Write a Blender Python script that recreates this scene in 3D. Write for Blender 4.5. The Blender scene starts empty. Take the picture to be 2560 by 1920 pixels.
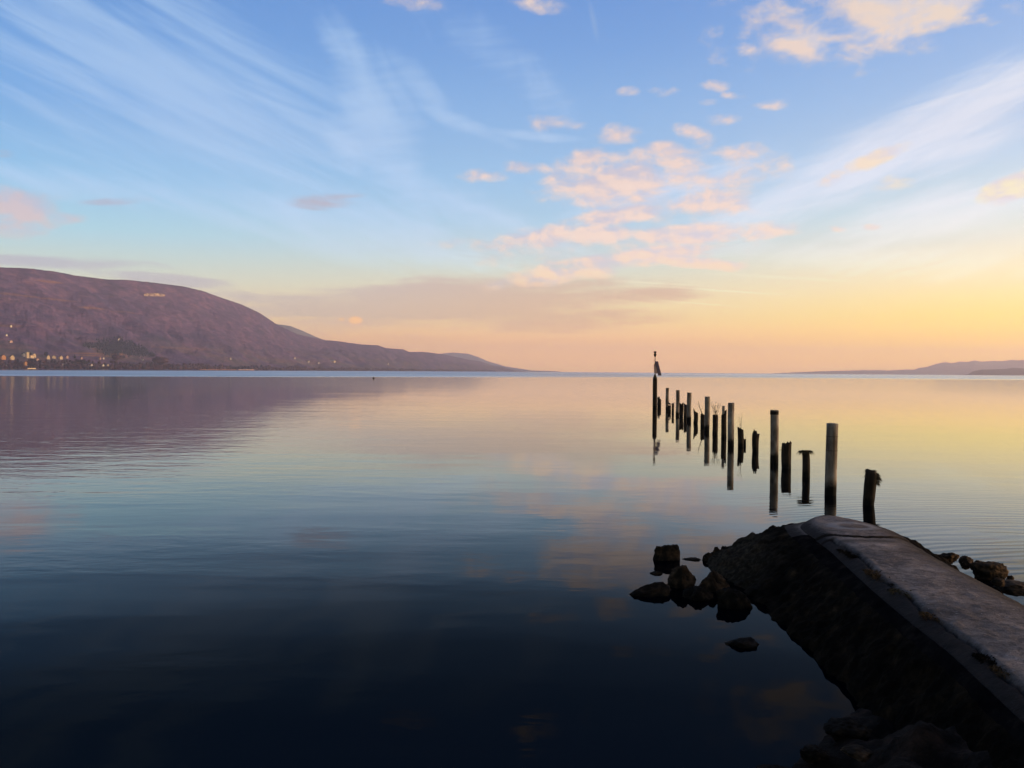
import bpy, bmesh, math, random
import numpy as np
from mathutils import Vector, Matrix, noise as mnoise

scene = bpy.context.scene
COL = scene.collection
R = math.radians
random.seed(7)

# ------------------------------------------------------------------ camera
CAM_H = 2.8                      # eye height above the lake
FPX = 2089.0                     # focal length in pixels of the 2560 px wide photograph
PITCH, ROLL = R(0.864), R(0.41)
FWD = Vector((0, math.cos(PITCH), -math.sin(PITCH)))
UP0 = Vector((0, math.sin(PITCH), math.cos(PITCH)))
RT0 = Vector((1, 0, 0))
RIGHT = RT0 * math.cos(ROLL) + UP0 * math.sin(ROLL)
UP = UP0 * math.cos(ROLL) - RT0 * math.sin(ROLL)
cd = bpy.data.cameras.new('camera')
cam = bpy.data.objects.new('camera', cd)
COL.objects.link(cam)
M = Matrix.Identity(4)
for i in range(3):
    M[i][0], M[i][1], M[i][2] = RIGHT[i], UP[i], -FWD[i]
M[2][3] = CAM_H
cam.matrix_world = M
cd.sensor_width = 36.0
cd.lens = 36.0 * FPX / 2560.0
cd.clip_start, cd.clip_end = 0.05, 60000.0
scene.camera = cam


def ray(x, y):
    return RIGHT * ((x - 1280) / FPX) + UP * (-(y - 960) / FPX) + FWD


def on_z(x, y, z=0.0):
    """where the sight line through a photo pixel meets the level z"""
    r = ray(x, y)
    return Vector((0, 0, CAM_H)) + r * ((z - CAM_H) / r.z)


def at_y(x, y, depth):
    r = ray(x, y)
    return Vector((0, 0, CAM_H)) + r * (depth / r.y)


# ------------------------------------------------------------------ render / exposure
scene.view_settings.view_transform = 'Standard'
scene.view_settings.look = 'None'
scene.view_settings.exposure = 0.0
scene.view_settings.gamma = 1.0
scene.render.engine = 'CYCLES'
cy = scene.cycles
cy.max_bounces = 6
cy.diffuse_bounces = 2
cy.glossy_bounces = 3
cy.volume_bounces = 1
cy.transparent_max_bounces = 8
cy.use_denoising = True
cy.caustics_reflective = False
cy.caustics_refractive = False
cy.sample_clamp_indirect = 4.0

# ------------------------------------------------------------------ sun
SUN_AZ, SUN_EL = R(86), R(4.0)
sdir = Vector((math.sin(SUN_AZ) * math.cos(SUN_EL), math.cos(SUN_AZ) * math.cos(SUN_EL), math.sin(SUN_EL)))
sl = bpy.data.lights.new('sun', 'SUN')
sl.energy = 3.6
sl.angle = R(0.6)
sl.color = (1.0, 0.66, 0.40)
so = bpy.data.objects.new('sun', sl)
COL.objects.link(so)
so.rotation_euler = sdir.to_track_quat('Z', 'Y').to_euler()
so.location = (40, 0, 40)


# ------------------------------------------------------------------ node helpers
def s2l(c):
    return tuple((v / 255 / 12.92 if v / 255 <= 0.04045 else ((v / 255 + 0.055) / 1.055) ** 2.4) for v in c) + (1.0,)


class NT:
    def __init__(self, tree):
        self.t, self.n, self.l = tree, tree.nodes, tree.links

    def node(self, kind, **kw):
        nd = self.n.new(kind)
        for k, v in kw.items():
            setattr(nd, k, v)
        return nd

    def put(self, sock, v):
        if v is None:
            return
        if isinstance(v, bpy.types.NodeSocket):
            self.l.new(v, sock)
        else:
            sock.default_value = v

    def math(self, op, a, b=None, c=None, clamp=False):
        nd = self.node('ShaderNodeMath', operation=op, use_clamp=clamp)
        for s, v in zip(nd.inputs, (a, b, c)):
            self.put(s, v)
        return nd.outputs[0]

    def vmath(self, op, a, b=None, scale=None):
        nd = self.node('ShaderNodeVectorMath', operation=op)
        self.put(nd.inputs[0], a)
        if b is not None:
            self.put(nd.inputs[1], b)
        if scale is not None:
            self.put(nd.inputs['Scale'], scale)
        return nd.outputs['Value'] if op in ('LENGTH', 'DOT_PRODUCT', 'DISTANCE') else nd.outputs[0]

    def mix(self, f, a, b, blend='MIX'):
        nd = self.node('ShaderNodeMix', data_type='RGBA', blend_type=blend)
        self.put(nd.inputs[0], f)
        self.put(nd.inputs[6], a)
        self.put(nd.inputs[7], b)
        return nd.outputs[2]

    def step(self, v, lo, hi, a=0.0, b=1.0, smooth=True):
        nd = self.node('ShaderNodeMapRange', interpolation_type='SMOOTHSTEP' if smooth else 'LINEAR')
        for s, x in zip(nd.inputs, (v, lo, hi, a, b)):
            self.put(s, x)
        return nd.outputs[0]

    def ramp(self, f, stops, interp='LINEAR'):
        nd = self.node('ShaderNodeValToRGB')
        cr = nd.color_ramp
        cr.interpolation = interp
        while len(cr.elements) < len(stops):
            cr.elements.new(0.5)
        for e, (p, c) in zip(cr.elements, stops):
            e.position = p
            e.color = c if len(c) == 4 else tuple(c) + (1.0,)
        self.put(nd.inputs[0], f)
        return nd.outputs[0]

    def noise(self, vec, scale, detail=4.0, rough=0.5, dist=0.0, kind='FBM'):
        nd = self.node('ShaderNodeTexNoise', noise_dimensions='3D')
        self.put(nd.inputs['Vector'], vec)
        nd.inputs['Scale'].default_value = scale
        nd.inputs['Detail'].default_value = detail
        nd.inputs['Roughness'].default_value = rough
        nd.inputs['Distortion'].default_value = dist
        return nd.outputs[0]

    def mapping(self, vec, loc=(0, 0, 0), rot=(0, 0, 0), scale=(1, 1, 1), kind='POINT'):
        nd = self.node('ShaderNodeMapping', vector_type=kind)
        self.put(nd.inputs[0], vec)
        nd.inputs['Location'].default_value = loc
        nd.inputs['Rotation'].default_value = rot
        nd.inputs['Scale'].default_value = scale
        return nd.outputs[0]


# ------------------------------------------------------------------ sky
world = bpy.data.worlds.new('World')
scene.world = world
world.use_nodes = True
W = NT(world.node_tree)
W.n.clear()
w_out = W.node('ShaderNodeOutputWorld')
w_bg = W.node('ShaderNodeBackground')
W.l.new(w_bg.outputs[0], w_out.inputs[0])

tc = W.node('ShaderNodeTexCoord')
sep = W.node('ShaderNodeSeparateXYZ')
W.l.new(tc.outputs['Generated'], sep.inputs[0])
DEG = 180 / math.pi
az = W.math('MULTIPLY', W.math('ARCTAN2', sep.outputs[0], sep.outputs[1]), DEG)
el = W.math('MULTIPLY', W.math('ARCSINE', sep.outputs[2]), DEG)
cmb = W.node('ShaderNodeCombineXYZ')
W.l.new(az, cmb.inputs[0])
W.l.new(el, cmb.inputs[1])
P = cmb.outputs[0]                      # the direction as (azimuth, elevation) in degrees

EL_MAX = 40.0


def elramp(stops):
    return W.ramp(W.math('DIVIDE', el, EL_MAX), [(max(0, e) / EL_MAX, s2l(c)) for e, c in stops])


AIR_GAIN = 4.0                   # low sky boosted to make up for what the haze box absorbs
AIR = [(e, tuple(v / AIR_GAIN for v in c)) for e, c in [(0, (2.9, 2.6, 1.25)), (1.2, (2.5, 2.25, 1.2)), (2.2, (2.0, 1.8, 1.15)), (3.6, (1.55, 1.55, 1.18)), (5.5, (1.32, 1.4, 1.3)),
                                                        (8, (1.16, 1.24, 1.34)), (11, (1.06, 1.14, 1.25)), (15, (0.99, 1.05, 1.15)), (22, (0.92, 1.02, 1.10)), (40, (0.92, 1.02, 1.10))]]


left = elramp([(0, (222, 178, 152)), (1.5, (226, 184, 156)), (3, (226, 192, 168)), (5, (216, 208, 194)), (6.5, (200, 211, 206)),
               (8.5, (176, 214, 222)), (11.5, (152, 200, 230)), (16, (126, 178, 228)), (20, (112, 164, 222)), (24, (104, 152, 214)),
               (40, (70, 110, 180))])
mid = elramp([(0, (218, 174, 152)), (1.0, (236, 184, 152)), (2.2, (240, 192, 154)), (3.5, (238, 204, 166)), (5.5, (227, 211, 184)),
              (7.5, (206, 214, 205)), (10, (176, 208, 224)), (13, (160, 200, 230)), (17, (144, 186, 228)), (21, (124, 168, 222)),
              (24, (112, 157, 217)), (40, (66, 104, 184))])
right = elramp([(0, (226, 180, 148)), (0.9, (248, 196, 100)), (2.0, (253, 208, 98)), (3.6, (254, 222, 128)), (5.5, (253, 226, 176)),
                (7.5, (244, 231, 204)), (10, (214, 226, 222)), (13, (196, 216, 232)), (17, (166, 197, 231)), (21, (142, 179, 227)),
                (24, (130, 168, 223)), (40, (80, 116, 190))])
f_lm = W.step(az, -34.0, 2.0)
f_mr = W.step(az, 2.0, 34.0)
grad = W.mix(f_mr, W.mix(f_lm, left, mid), right)

# physical sky for everything overhead and behind
sky = W.node('ShaderNodeTexSky', sky_type='NISHITA', sun_disc=False)
sky.sun_elevation, sky.sun_rotation = SUN_EL, SUN_AZ
sky.altitude = 430
nish = W.vmath('SCALE', sky.outputs[0], scale=0.12)
absaz = W.math('ABSOLUTE', az)
f_sky = W.math('MAXIMUM', W.step(el, 26.0, 60.0), W.step(absaz, 50.0, 95.0))
clear = W.mix(W.math('MULTIPLY_ADD', f_sky, 0.85, 0.06), grad, nish)
# glow of the low sun, well outside the frame to the right
gd = W.math('MAXIMUM', W.vmath('DOT_PRODUCT', tc.outputs['Generated'], tuple(sdir)), 0.0)
glow = W.math('MULTIPLY', W.math('POWER', gd, 9.0), 3.6)
clear = W.vmath('ADD', clear, W.vmath('SCALE', (1.0, 0.66, 0.36), scale=glow))


def azel(x, y):
    d = ray(x * 2560 / 2212, y * 2560 / 2212).normalized()
    return math.degrees(math.atan2(d.x, d.y)), math.degrees(math.asin(d.z))


xx = W.node('ShaderNodeCombineXYZ')
W.put(xx.inputs[0], W.math('MULTIPLY', az, az))
W.put(xx.inputs[1], W.math('MULTIPLY', az, el))
W.put(xx.inputs[2], W.math('MULTIPLY', el, el))
x1 = W.node('ShaderNodeCombineXYZ')
W.put(x1.inputs[0], az)
W.put(x1.inputs[1], el)
x1.inputs[2].default_value = 1.0
V1, V2 = xx.outputs[0], x1.outputs[0]


def blob(x, y, a, b, rot, amp):
    """a soft elliptical patch of sky: amp at its middle, 0 at its rim, negative outside (a quadratic form in azimuth and elevation)"""
    c = azel(x, y)
    cr, sr = math.cos(R(rot)), math.sin(R(rot))
    e1, e0 = azel(x + a * cr, y - a * sr), azel(x - a * cr, y + a * sr)
    g1, g0 = azel(x - b * sr, y - b * cr), azel(x + b * sr, y + b * cr)
    la = math.hypot(e1[0] - e0[0], e1[1] - e0[1]) / 2
    lb = math.hypot(g1[0] - g0[0], g1[1] - g0[1]) / 2
    th = math.atan2(e1[1] - e0[1], e1[0] - e0[0])
    co, si = math.cos(th), math.sin(th)
    A = (co / la) ** 2 + (si / lb) ** 2
    C = (si / la) ** 2 + (co / lb) ** 2
    B = 2 * co * si * (1 / la ** 2 - 1 / lb ** 2)
    D = -2 * A * c[0] - B * c[1]
    E = -2 * C * c[1] - B * c[0]
    F = A * c[0] ** 2 + B * c[0] * c[1] + C * c[1] ** 2
    q1 = W.vmath('DOT_PRODUCT', V1, (-amp * A, -amp * B, -amp * C))
    q2 = W.vmath('DOT_PRODUCT', V2, (-amp * D, -amp * E, amp - amp * F))
    return W.math('ADD', q1, q2)


def region(blobs):
    global V1, V2
    acc = None
    for k in range(0, len(blobs), 16):
        for bl in blobs[k:k + 16]:
            m = blob(*bl)
            acc = m if acc is None else W.math('MAXIMUM', acc, m)
        acc = W.math('MAXIMUM', acc, -1.0)
        # the next patches are worked out after these ones (keeps the shader's memory small)
        n1 = W.node('ShaderNodeVectorMath', operation='MULTIPLY_ADD')
        n2 = W.node('ShaderNodeVectorMath', operation='MULTIPLY_ADD')
        for nd, v in ((n1, V1), (n2, V2)):
            W.put(nd.inputs[0], acc)
            nd.inputs[1].default_value = (1e-9, 0, 0)
            W.put(nd.inputs[2], v)
        V1, V2 = n1.outputs[0], n2.outputs[0]
    return acc


# high thin cirrus, three fields with their own grain
def streaks(rot, along, across, seed, detail=5.0, dist=0.6):
    v = W.mapping(W.mapping(P, (seed, 0, 0)), (0, 0, 0), (0, 0, R(-rot)), (1, 1, 1))
    v = W.mapping(v, (0, seed * 0.37, seed), (0, 0, 0), (along, across, 1))
    return W.noise(v, 1.0, detail, 0.55, dist)


c1 = W.math('ADD', W.math('MULTIPLY', streaks(-24, 0.045, 0.50, 3.1, 7.0, 0.7), 0.62), W.math('MULTIPLY', streaks(-17, 0.10, 1.25, 6.6, 6.0, 0.5), 0.38))
r1 = region([(330, 190, 560, 260, -24, 1.0), (420, 130, 330, 45, -25, 0.9), (250, 250, 330, 30, -27, 0.8), (520, 330, 300, 45, -22, 0.7),
             (180, 400, 380, 45, -8, 1.0), (620, 480, 520, 80, -12, 0.9), (900, 480, 420, 70, -14, 0.5)])
d1 = W.math('MULTIPLY', W.step(W.math('ADD', c1, W.math('MULTIPLY', r1, 0.22)), 0.47, 0.80), 0.55)
c2 = W.math('ADD', W.math('MULTIPLY', streaks(8, 0.25, 1.6, 8.2, 4.0, 0.3), 0.35), W.math('MULTIPLY', streaks(-62, 0.10, 0.3, 5.5, 4.0, 0.8), 0.65))
r2 = region([(820, 250, 200, 95, -72, 1.0), (770, 120, 130, 50, -50, 0.8), (860, 360, 160, 60, -60, 0.8), (900, 180, 130, 36, -45, 0.6),
             (990, 262, 130, 22, -24, 0.75), (1140, 292, 130, 12, -6, 0.6), (1000, 440, 200, 45, -25, 0.6),
             (1080, 120, 200, 60, -35, 0.35), (760, 300, 90, 60, -60, 0.8), (700, 470, 330, 50, -12, 0.5), (1000, 560, 260, 26, -6, 0.5)])
d2 = W.math('MULTIPLY', W.step(W.math('ADD', c2, W.math('MULTIPLY', r2, 0.34)), 0.46, 0.92), 0.62)
c3 = W.math('ADD', W.math('MULTIPLY', streaks(24, 0.07, 0.42, 12.4, 7.0, 0.8), 0.6), W.math('MULTIPLY', streaks(12, 0.16, 1.3, 2.9, 6.0, 0.6), 0.4))
r3 = region([(1860, 350, 560, 95, 24, 1.0), (2050, 270, 330, 100, 27, 1.0), (1500, 400, 300, 70, 10, 0.7), (2050, 460, 350, 70, 10, 0.9),
             (2200, 180, 200, 40, 20, 0.9), (1900, 560, 420, 40, -4, 0.5)])
d3 = W.math('MULTIPLY', W.step(W.math('ADD', c3, W.math('MULTIPLY', r3, 0.3)), 0.44, 0.88), 0.8)
lines = region([(1560, 628, 220, 2.6, -4.0, 1.0), (1420, 612, 170, 2.4, -3.0, 0.8), (1500, 655, 200, 2.2, -4.5, 0.7), (1282, 45, 60, 9, -78, 0.32),
                (1700, 600, 260, 5, -3, 0.5)])
dl = W.math('MULTIPLY', W.step(lines, 0.0, 0.9), 0.3)
f_cr = W.step(az, -10.0, 34.0)
cirrus_col = W.mix(f_cr, s2l((192, 214, 238)), s2l((240, 236, 238)))
low = W.step(el, 12.0, 4.0)
cirrus_col = W.mix(low, cirrus_col, W.mix(f_cr, s2l((214, 224, 214)), s2l((255, 244, 212))))
col = W.mix(d1, clear, cirrus_col)
col = W.mix(d2, col, cirrus_col)
col = W.mix(d3, col, cirrus_col)
col = W.mix(dl, col, s2l((255, 244, 216)))

# low grey-mauve banks
nb = W.noise(W.mapping(P, (0, 0, 4.4), (0, 0, R(-3)), (0.16, 1.0, 1)), 1.0, 8.0, 0.6, 0.5)
rb = region([(960, 655, 520, 58, 2, 1.15), (1080, 700, 420, 34, 2, 0.7), (1280, 640, 260, 26, 0, 0.9), (1120, 690, 330, 30, 3, 0.75), (760, 690, 260, 40, 0, 0.7),
             (715, 432, 100, 20, 4, 0.75), (120, 566, 260, 18, -3, 0.9), (330, 600, 180, 16, -6, 0.9), (500, 640, 140, 16, -4, 0.6),
             (260, 436, 110, 12, 4, 0.5), (10, 330, 30, 10, 0, 0.6)])
db = W.math('MULTIPLY', W.step(W.math('ADD', rb, W.math('MULTIPLY_ADD', nb, 2.6, -1.3)), -0.05, 0.9), 0.75)
bank_col = W.mix(W.step(az, -30.0, 12.0), s2l((182, 176, 190)), s2l((204, 164, 148)))
col = W.mix(db, col, bank_col)

# lit peach puffs
pv = W.mapping(P, (0, 0, 9.7), (0, 0, R(-8)), (0.40, 0.72, 1))
np1 = W.noise(pv, 1.0, 5.5, 0.55, 0.22)
np2 = W.noise(W.mapping(pv, (-0.20, -0.24, 0)), 1.0, 4.0, 0.5, 0.22)
rp = region([(1960, 36, 200, 54, 12, 1.3), (1900, 20, 150, 66, 0, 1.15), (1800, 60, 260, 90, 8, 0.55), (1720, 92, 95, 34, 12, 0.85), (2090, 44, 60, 24, 0, 0.6), (1690, 20, 130, 50, 0, 0.55),
             (1612, 106, 34, 20, 0, 0.7), (2190, 14, 40, 20, 0, 0.6), (1170, 6, 80, 22, 0, 0.55), (900, 6, 80, 18, 0, 0.4),
             (1270, 342, 62, 26, 8, 0.9), (1338, 292, 56, 26, 0, 0.85), (1438, 322, 52, 24, 0, 1.0), (1500, 292, 50, 22, -20, 0.7), (1588, 330, 70, 24, 6, 0.8),
             (1330, 392, 190, 74, 4, 1.15), (1480, 372, 110, 50, 8, 0.9), (1530, 436, 130, 36, 4, 1.2), (1440, 400, 260, 90, 0, 0.6), (1560, 385, 60, 22, 12, 0.8), (1208, 434, 60, 20, 0, 0.7),
             (1140, 362, 70, 18, -6, 0.75), (1335, 465, 130, 26, 8, 1.15), (1230, 512, 180, 34, 2, 1.15), (1060, 528, 100, 20, 0, 0.7), (1300, 540, 300, 50, 2, 0.45),
             (1520, 505, 200, 28, 3, 1.25), (1370, 556, 240, 26, 6, 1.15), (1500, 566, 120, 17, -6, 1.0), (1180, 598, 180, 24, 6, 1.0),
             (1540, 185, 34, 14, 0, 0.46), (1528, 222, 22, 10, 0, 0.46), (1590, 207, 30, 9, 0, 0.46), (1560, 257, 40, 14, 0, 0.46), (1430, 197, 36, 14, 0, 0.55),
             (1672, 224, 40, 14, 0, 0.46), (1360, 200, 26, 12, 0, 0.45), (1200, 268, 70, 18, -4, 0.5), (1040, 380, 50, 16, 0, 0.5),
             (1870, 352, 120, 20, 24, 1.0), (1800, 386, 50, 16, 16, 0.9), (2200, 400, 110, 36, 18, 2.0), (1806, 494, 26, 9, -8, 0.9), (1882, 490, 24, 8, 0, 0.7), (1940, 400, 60, 22, 0, 0.5),
             (20, 452, 130, 60, -4, 1.1), (140, 470, 50, 18, 0, 0.75), (30, 480, 120, 40, 0, 0.9)])
dp = W.step(W.math('ADD', W.math('MULTIPLY', rp, 1.0), W.math('MULTIPLY_ADD', np1, 2.9, -1.45)), -0.10, 1.15)
dp = W.math('MULTIPLY', dp, W.step(az, -25, 0, 0.75, 0.9))
lit = W.step(W.math('SUBTRACT', np1, np2), -0.16, 0.12)
puff_lit = W.mix(W.step(az, -30.0, 2.0), s2l((226, 190, 184)), s2l((253, 217, 194)))
puff_lit = W.mix(W.math('MULTIPLY', W.step(az, 14.0, 32.0), W.step(el, 19.0, 13.0, 0.25, 1.0)), puff_lit, s2l((255, 234, 190)))
puff_lit = W.mix(W.step(el, 10.0, 4.0, 0.0, 0.6), puff_lit, s2l((246, 202, 160)))
puff_shade = W.mix(W.step(az, -4.0, 26.0), s2l((200, 190, 200)), s2l((230, 214, 212)))
col = W.mix(dp, col, W.mix(lit, puff_shade, puff_lit))
spot = W.step(region([(768, 692, 20, 11, 0, 1.0), (738, 690, 12, 6, 0, 0.6)]), 0.1, 0.8)
col = W.mix(W.math('MULTIPLY', spot, 0.8), col, s2l((255, 192, 140)))

col = W.mix(1.0, col, W.vmath('SCALE', W.ramp(W.math('DIVIDE', el, EL_MAX), [(e / EL_MAX, c) for e, c in AIR]), scale=AIR_GAIN), 'MULTIPLY')
W.l.new(col, w_bg.inputs[0])
w_bg.inputs[1].default_value = 1.0
world.cycles.sampling_method = 'MANUAL'
world.cycles.sample_map_resolution = 512


# ------------------------------------------------------------------ object helpers
def tag(o, label=None, cat=None, group=None, kind=None):
    for k, v in (('label', label), ('category', cat), ('group', group), ('kind', kind)):
        if v:
            o[k] = v
    return o


def mesh_obj(name, verts, faces, mat=None, parent=None, smooth=True):
    me = bpy.data.meshes.new(name)
    me.from_pydata([tuple(v) for v in verts], [], faces)
    me.update()
    if smooth:
        me.polygons.foreach_set('use_smooth', [True] * len(me.polygons))
    o = bpy.data.objects.new(name, me)
    COL.objects.link(o)
    if mat:
        me.materials.append(mat)
    if parent:
        o.parent = parent
    return o


def empty(name, loc):
    o = bpy.data.objects.new(name, None)
    COL.objects.link(o)
    o.location = loc
    o.empty_display_size = 0.1
    return o


def material(name):
    m = bpy.data.materials.new(name)
    m.use_nodes = True
    t = NT(m.node_tree)
    t.n.clear()
    out = t.node('ShaderNodeOutputMaterial')
    return m, t, out


def solid(name, stops, scale, rough=0.85, detail=5.0, bump=0.0, bump_scale=None, stretch=(1, 1, 1), space='Object', spec=0.3):
    """a worn surface: noise-mixed colours with a matching bump"""
    m, t, out = material(name)
    b = t.node('ShaderNodeBsdfPrincipled')
    co = t.node('ShaderNodeTexCoord').outputs['Object'] if space == 'Object' else t.node('ShaderNodeNewGeometry').outputs['Position']
    v = t.mapping(co, scale=stretch)
    n = t.noise(v, scale, detail, 0.6)
    c = t.ramp(n, stops)
    t.put(b.inputs['Base Color'], c)
    b.inputs['Roughness'].default_value = rough
    b.inputs['Specular IOR Level'].default_value = spec
    if bump:
        bn = t.node('ShaderNodeBump')
        bn.inputs['Strength'].default_value = 1.0
        bn.inputs['Distance'].default_value = bump
        t.put(bn.inputs['Height'], t.noise(v, bump_scale or scale * 2, 6.0, 0.65))
        t.l.new(bn.outputs[0], b.inputs['Normal'])
    t.l.new(b.outputs[0], out.inputs[0])
    return m


def fbm(p, octv=4, H=0.9):
    return mnoise.fractal(p, H, 2.0, octv)


# ------------------------------------------------------------------ lake
def build_lake():
    m, t, out = material('lake_water')
    pos = t.node('ShaderNodeNewGeometry').outputs['Position']
    sp = t.node('ShaderNodeSeparateXYZ')
    t.l.new(pos, sp.inputs[0])
    X, Y = sp.outputs[0], sp.outputs[1]
    # patches of breeze and calm
    big = t.noise(t.mapping(pos, scale=(0.035, 0.05, 1)), 1.0, 3.0, 0.55)
    breeze = t.step(big, 0.42, 0.68, 0.25, 1.0)
    # a breeze belt off to the left between 15 and 45 m out
    belt = t.math('MULTIPLY', t.step(X, 2.0, -14.0), t.math('MULTIPLY', t.step(Y, 12.0, 26.0), t.step(Y, 90.0, 44.0)))
    w1 = t.noise(t.mapping(pos, rot=(0, 0, R(12)), scale=(1.1, 2.4, 1)), 1.0, 3.0, 0.5, 0.3)
    w2 = t.noise(t.mapping(pos, rot=(0, 0, R(-20)), scale=(0.35, 0.8, 1)), 1.0, 2.0, 0.5)
    w3 = t.noise(t.mapping(pos, rot=(0, 0, R(5)), scale=(5.0, 9.0, 1)), 1.0, 2.0, 0.5)
    h = t.math('ADD', t.math('MULTIPLY', w1, 0.0062), t.math('MULTIPLY', w2, 0.0105))
    h = t.math('ADD', h, t.math('MULTIPLY', w3, 0.0007))
    near = t.math('MULTIPLY', t.math('MULTIPLY', t.step(X, 3.5, -3.0), t.step(Y, 30.0, 12.0)), t.step(t.noise(t.mapping(pos, loc=(3, 8, 0), rot=(0, 0, R(18)), scale=(0.09, 0.3, 1)), 1.0, 3.0, 0.5), 0.40, 0.62))
    h = t.math('MULTIPLY', h, t.math('ADD', t.math('ADD', t.math('MULTIPLY', breeze, 0.55), t.math('MULTIPLY', belt, 1.1)), t.math('MULTIPLY', near, 0.55)))
    w0 = t.noise(t.mapping(pos, loc=(9, 3, 0), rot=(0, 0, R(14)), scale=(0.05, 0.24, 1)), 1.0, 2.0, 0.5)
    h = t.math('ADD', h, t.math('MULTIPLY', w0, t.step(X, 6.0, -6.0, 0.008, 0.020)))
    # ring ripples spreading to the right of the jetty
    dist = t.vmath('DISTANCE', pos, (9.0, 7.5, 0.0))
    wav = t.math('SINE', t.math('MULTIPLY_ADD', dist, 21.0, t.math('MULTIPLY', w2, 22.0)))
    rmask = t.math('MULTIPLY', t.math('MULTIPLY', t.step(X, 4.2, 6.5), t.step(Y, 23.0, 15.0)), t.step(big, 0.3, 0.55, 0.3, 1.0))
    h = t.math('ADD', h, t.math('MULTIPLY', t.math('MULTIPLY', wav, rmask), 0.0007))
    bump = t.node('ShaderNodeBump')
    bump.inputs['Strength'].default_value = 1.0
    bump.inputs['Distance'].default_value = 1.0
    t.put(bump.inputs['Height'], h)
    # wind-ruffled water far out, its edge a line across the lake
    edge = t.math('MINIMUM', t.math('MULTIPLY_ADD', X, 0.72, 415.0), 500.0)
    nz = t.noise(t.mapping(pos, scale=(0.004, 0.012, 1)), 1.0, 3.0, 0.5)
    far = t.math('DIVIDE', t.math('ADD', Y, t.math('MULTIPLY_ADD', nz, 120.0, -60.0)), edge)
    ruff = t.step(far, 0.84, 1.22)
    fx = t.noise(t.mapping(pos, scale=(0.0016, 0.009, 1)), 1.0, 4.0, 0.6)
    ruff = t.math('MULTIPLY', ruff, t.step(fx, 0.25, 0.62, 0.45, 1.0))
    rough = t.math('MULTIPLY_ADD', ruff, t.step(X, 60.0, -130.0, 0.18, 0.36), t.step(Y, 25.0, 170.0, 0.012, 0.075))
    ruff = t.math('MULTIPLY', ruff, t.step(X, 60.0, 320.0, 1.0, 0.55))
    gl = t.node('ShaderNodeBsdfGlossy')
    gl.inputs['Color'].default_value = (0.92, 0.97, 1.0, 1)
    t.put(gl.inputs['Roughness'], rough)
    t.l.new(bump.outputs[0], gl.inputs['Normal'])
    df = t.node('ShaderNodeBsdfDiffuse')
    df.inputs['Color'].default_value = (0.0003, 0.0010, 0.0030, 1)
    # reflectance by viewing angle, steeper than Fresnel: foreground darkness put into the curve
    lw = t.node('ShaderNodeLayerWeight')
    lw.inputs['Blend'].default_value = 0.5
    t.l.new(bump.outputs[0], lw.inputs['Normal'])
    stops = [(1.2, 0.96), (2.4, 0.89), (4, 0.75), (6.2, 0.56), (8.7, 0.365), (10.9, 0.225), (12.6, 0.138), (15.4, 0.052), (18.3, 0.0220), (21, 0.0150), (25, 0.0130), (40, 0.008)]
    rl = [(1 - math.sin(R(e)), (v, v, v)) for e, v in reversed(stops)] + [(1.0, (1, 1, 1))]
    refl = t.ramp(lw.outputs['Facing'], rl)
    refl = t.math('MULTIPLY', refl, t.math('MULTIPLY_ADD', ruff, -0.36, 1.0))    # wave faces turned to the eye reflect less
    mx = t.node('ShaderNodeMixShader')
    t.l.new(refl, mx.inputs[0])
    t.l.new(df.outputs[0], mx.inputs[1])
    t.l.new(gl.outputs[0], mx.inputs[2])
    t.l.new(mx.outputs[0], out.inputs[0])
    g = [0, 4, 8, 14, 24, 45, 90, 200, 500, 1200, 3000, 7000, 13000]
    xs = [-v for v in reversed(g[1:])] + g
    ys = [-1500, -400, -100, -30, -10] + g[0:] + [15000]
    verts = [(x, y, 0) for y in ys for x in xs]
    nx = len(xs)
    faces = [(j * nx + i, j * nx + i + 1, (j + 1) * nx + i + 1, (j + 1) * nx + i) for j in range(len(ys) - 1) for i in range(nx - 1)]
    o = mesh_obj('lake_water', verts, faces, m, smooth=False)
    tag(o, kind='structure')


build_lake()


# ------------------------------------------------------------------ hills
def interp(pts, x):
    if x <= pts[0][0]:
        return pts[0][1]
    for (a, b), (c, d) in zip(pts, pts[1:]):
        if x <= c:
            return b + (d - b) * (x - a) / (c - a)
    return pts[-1][1]


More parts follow.
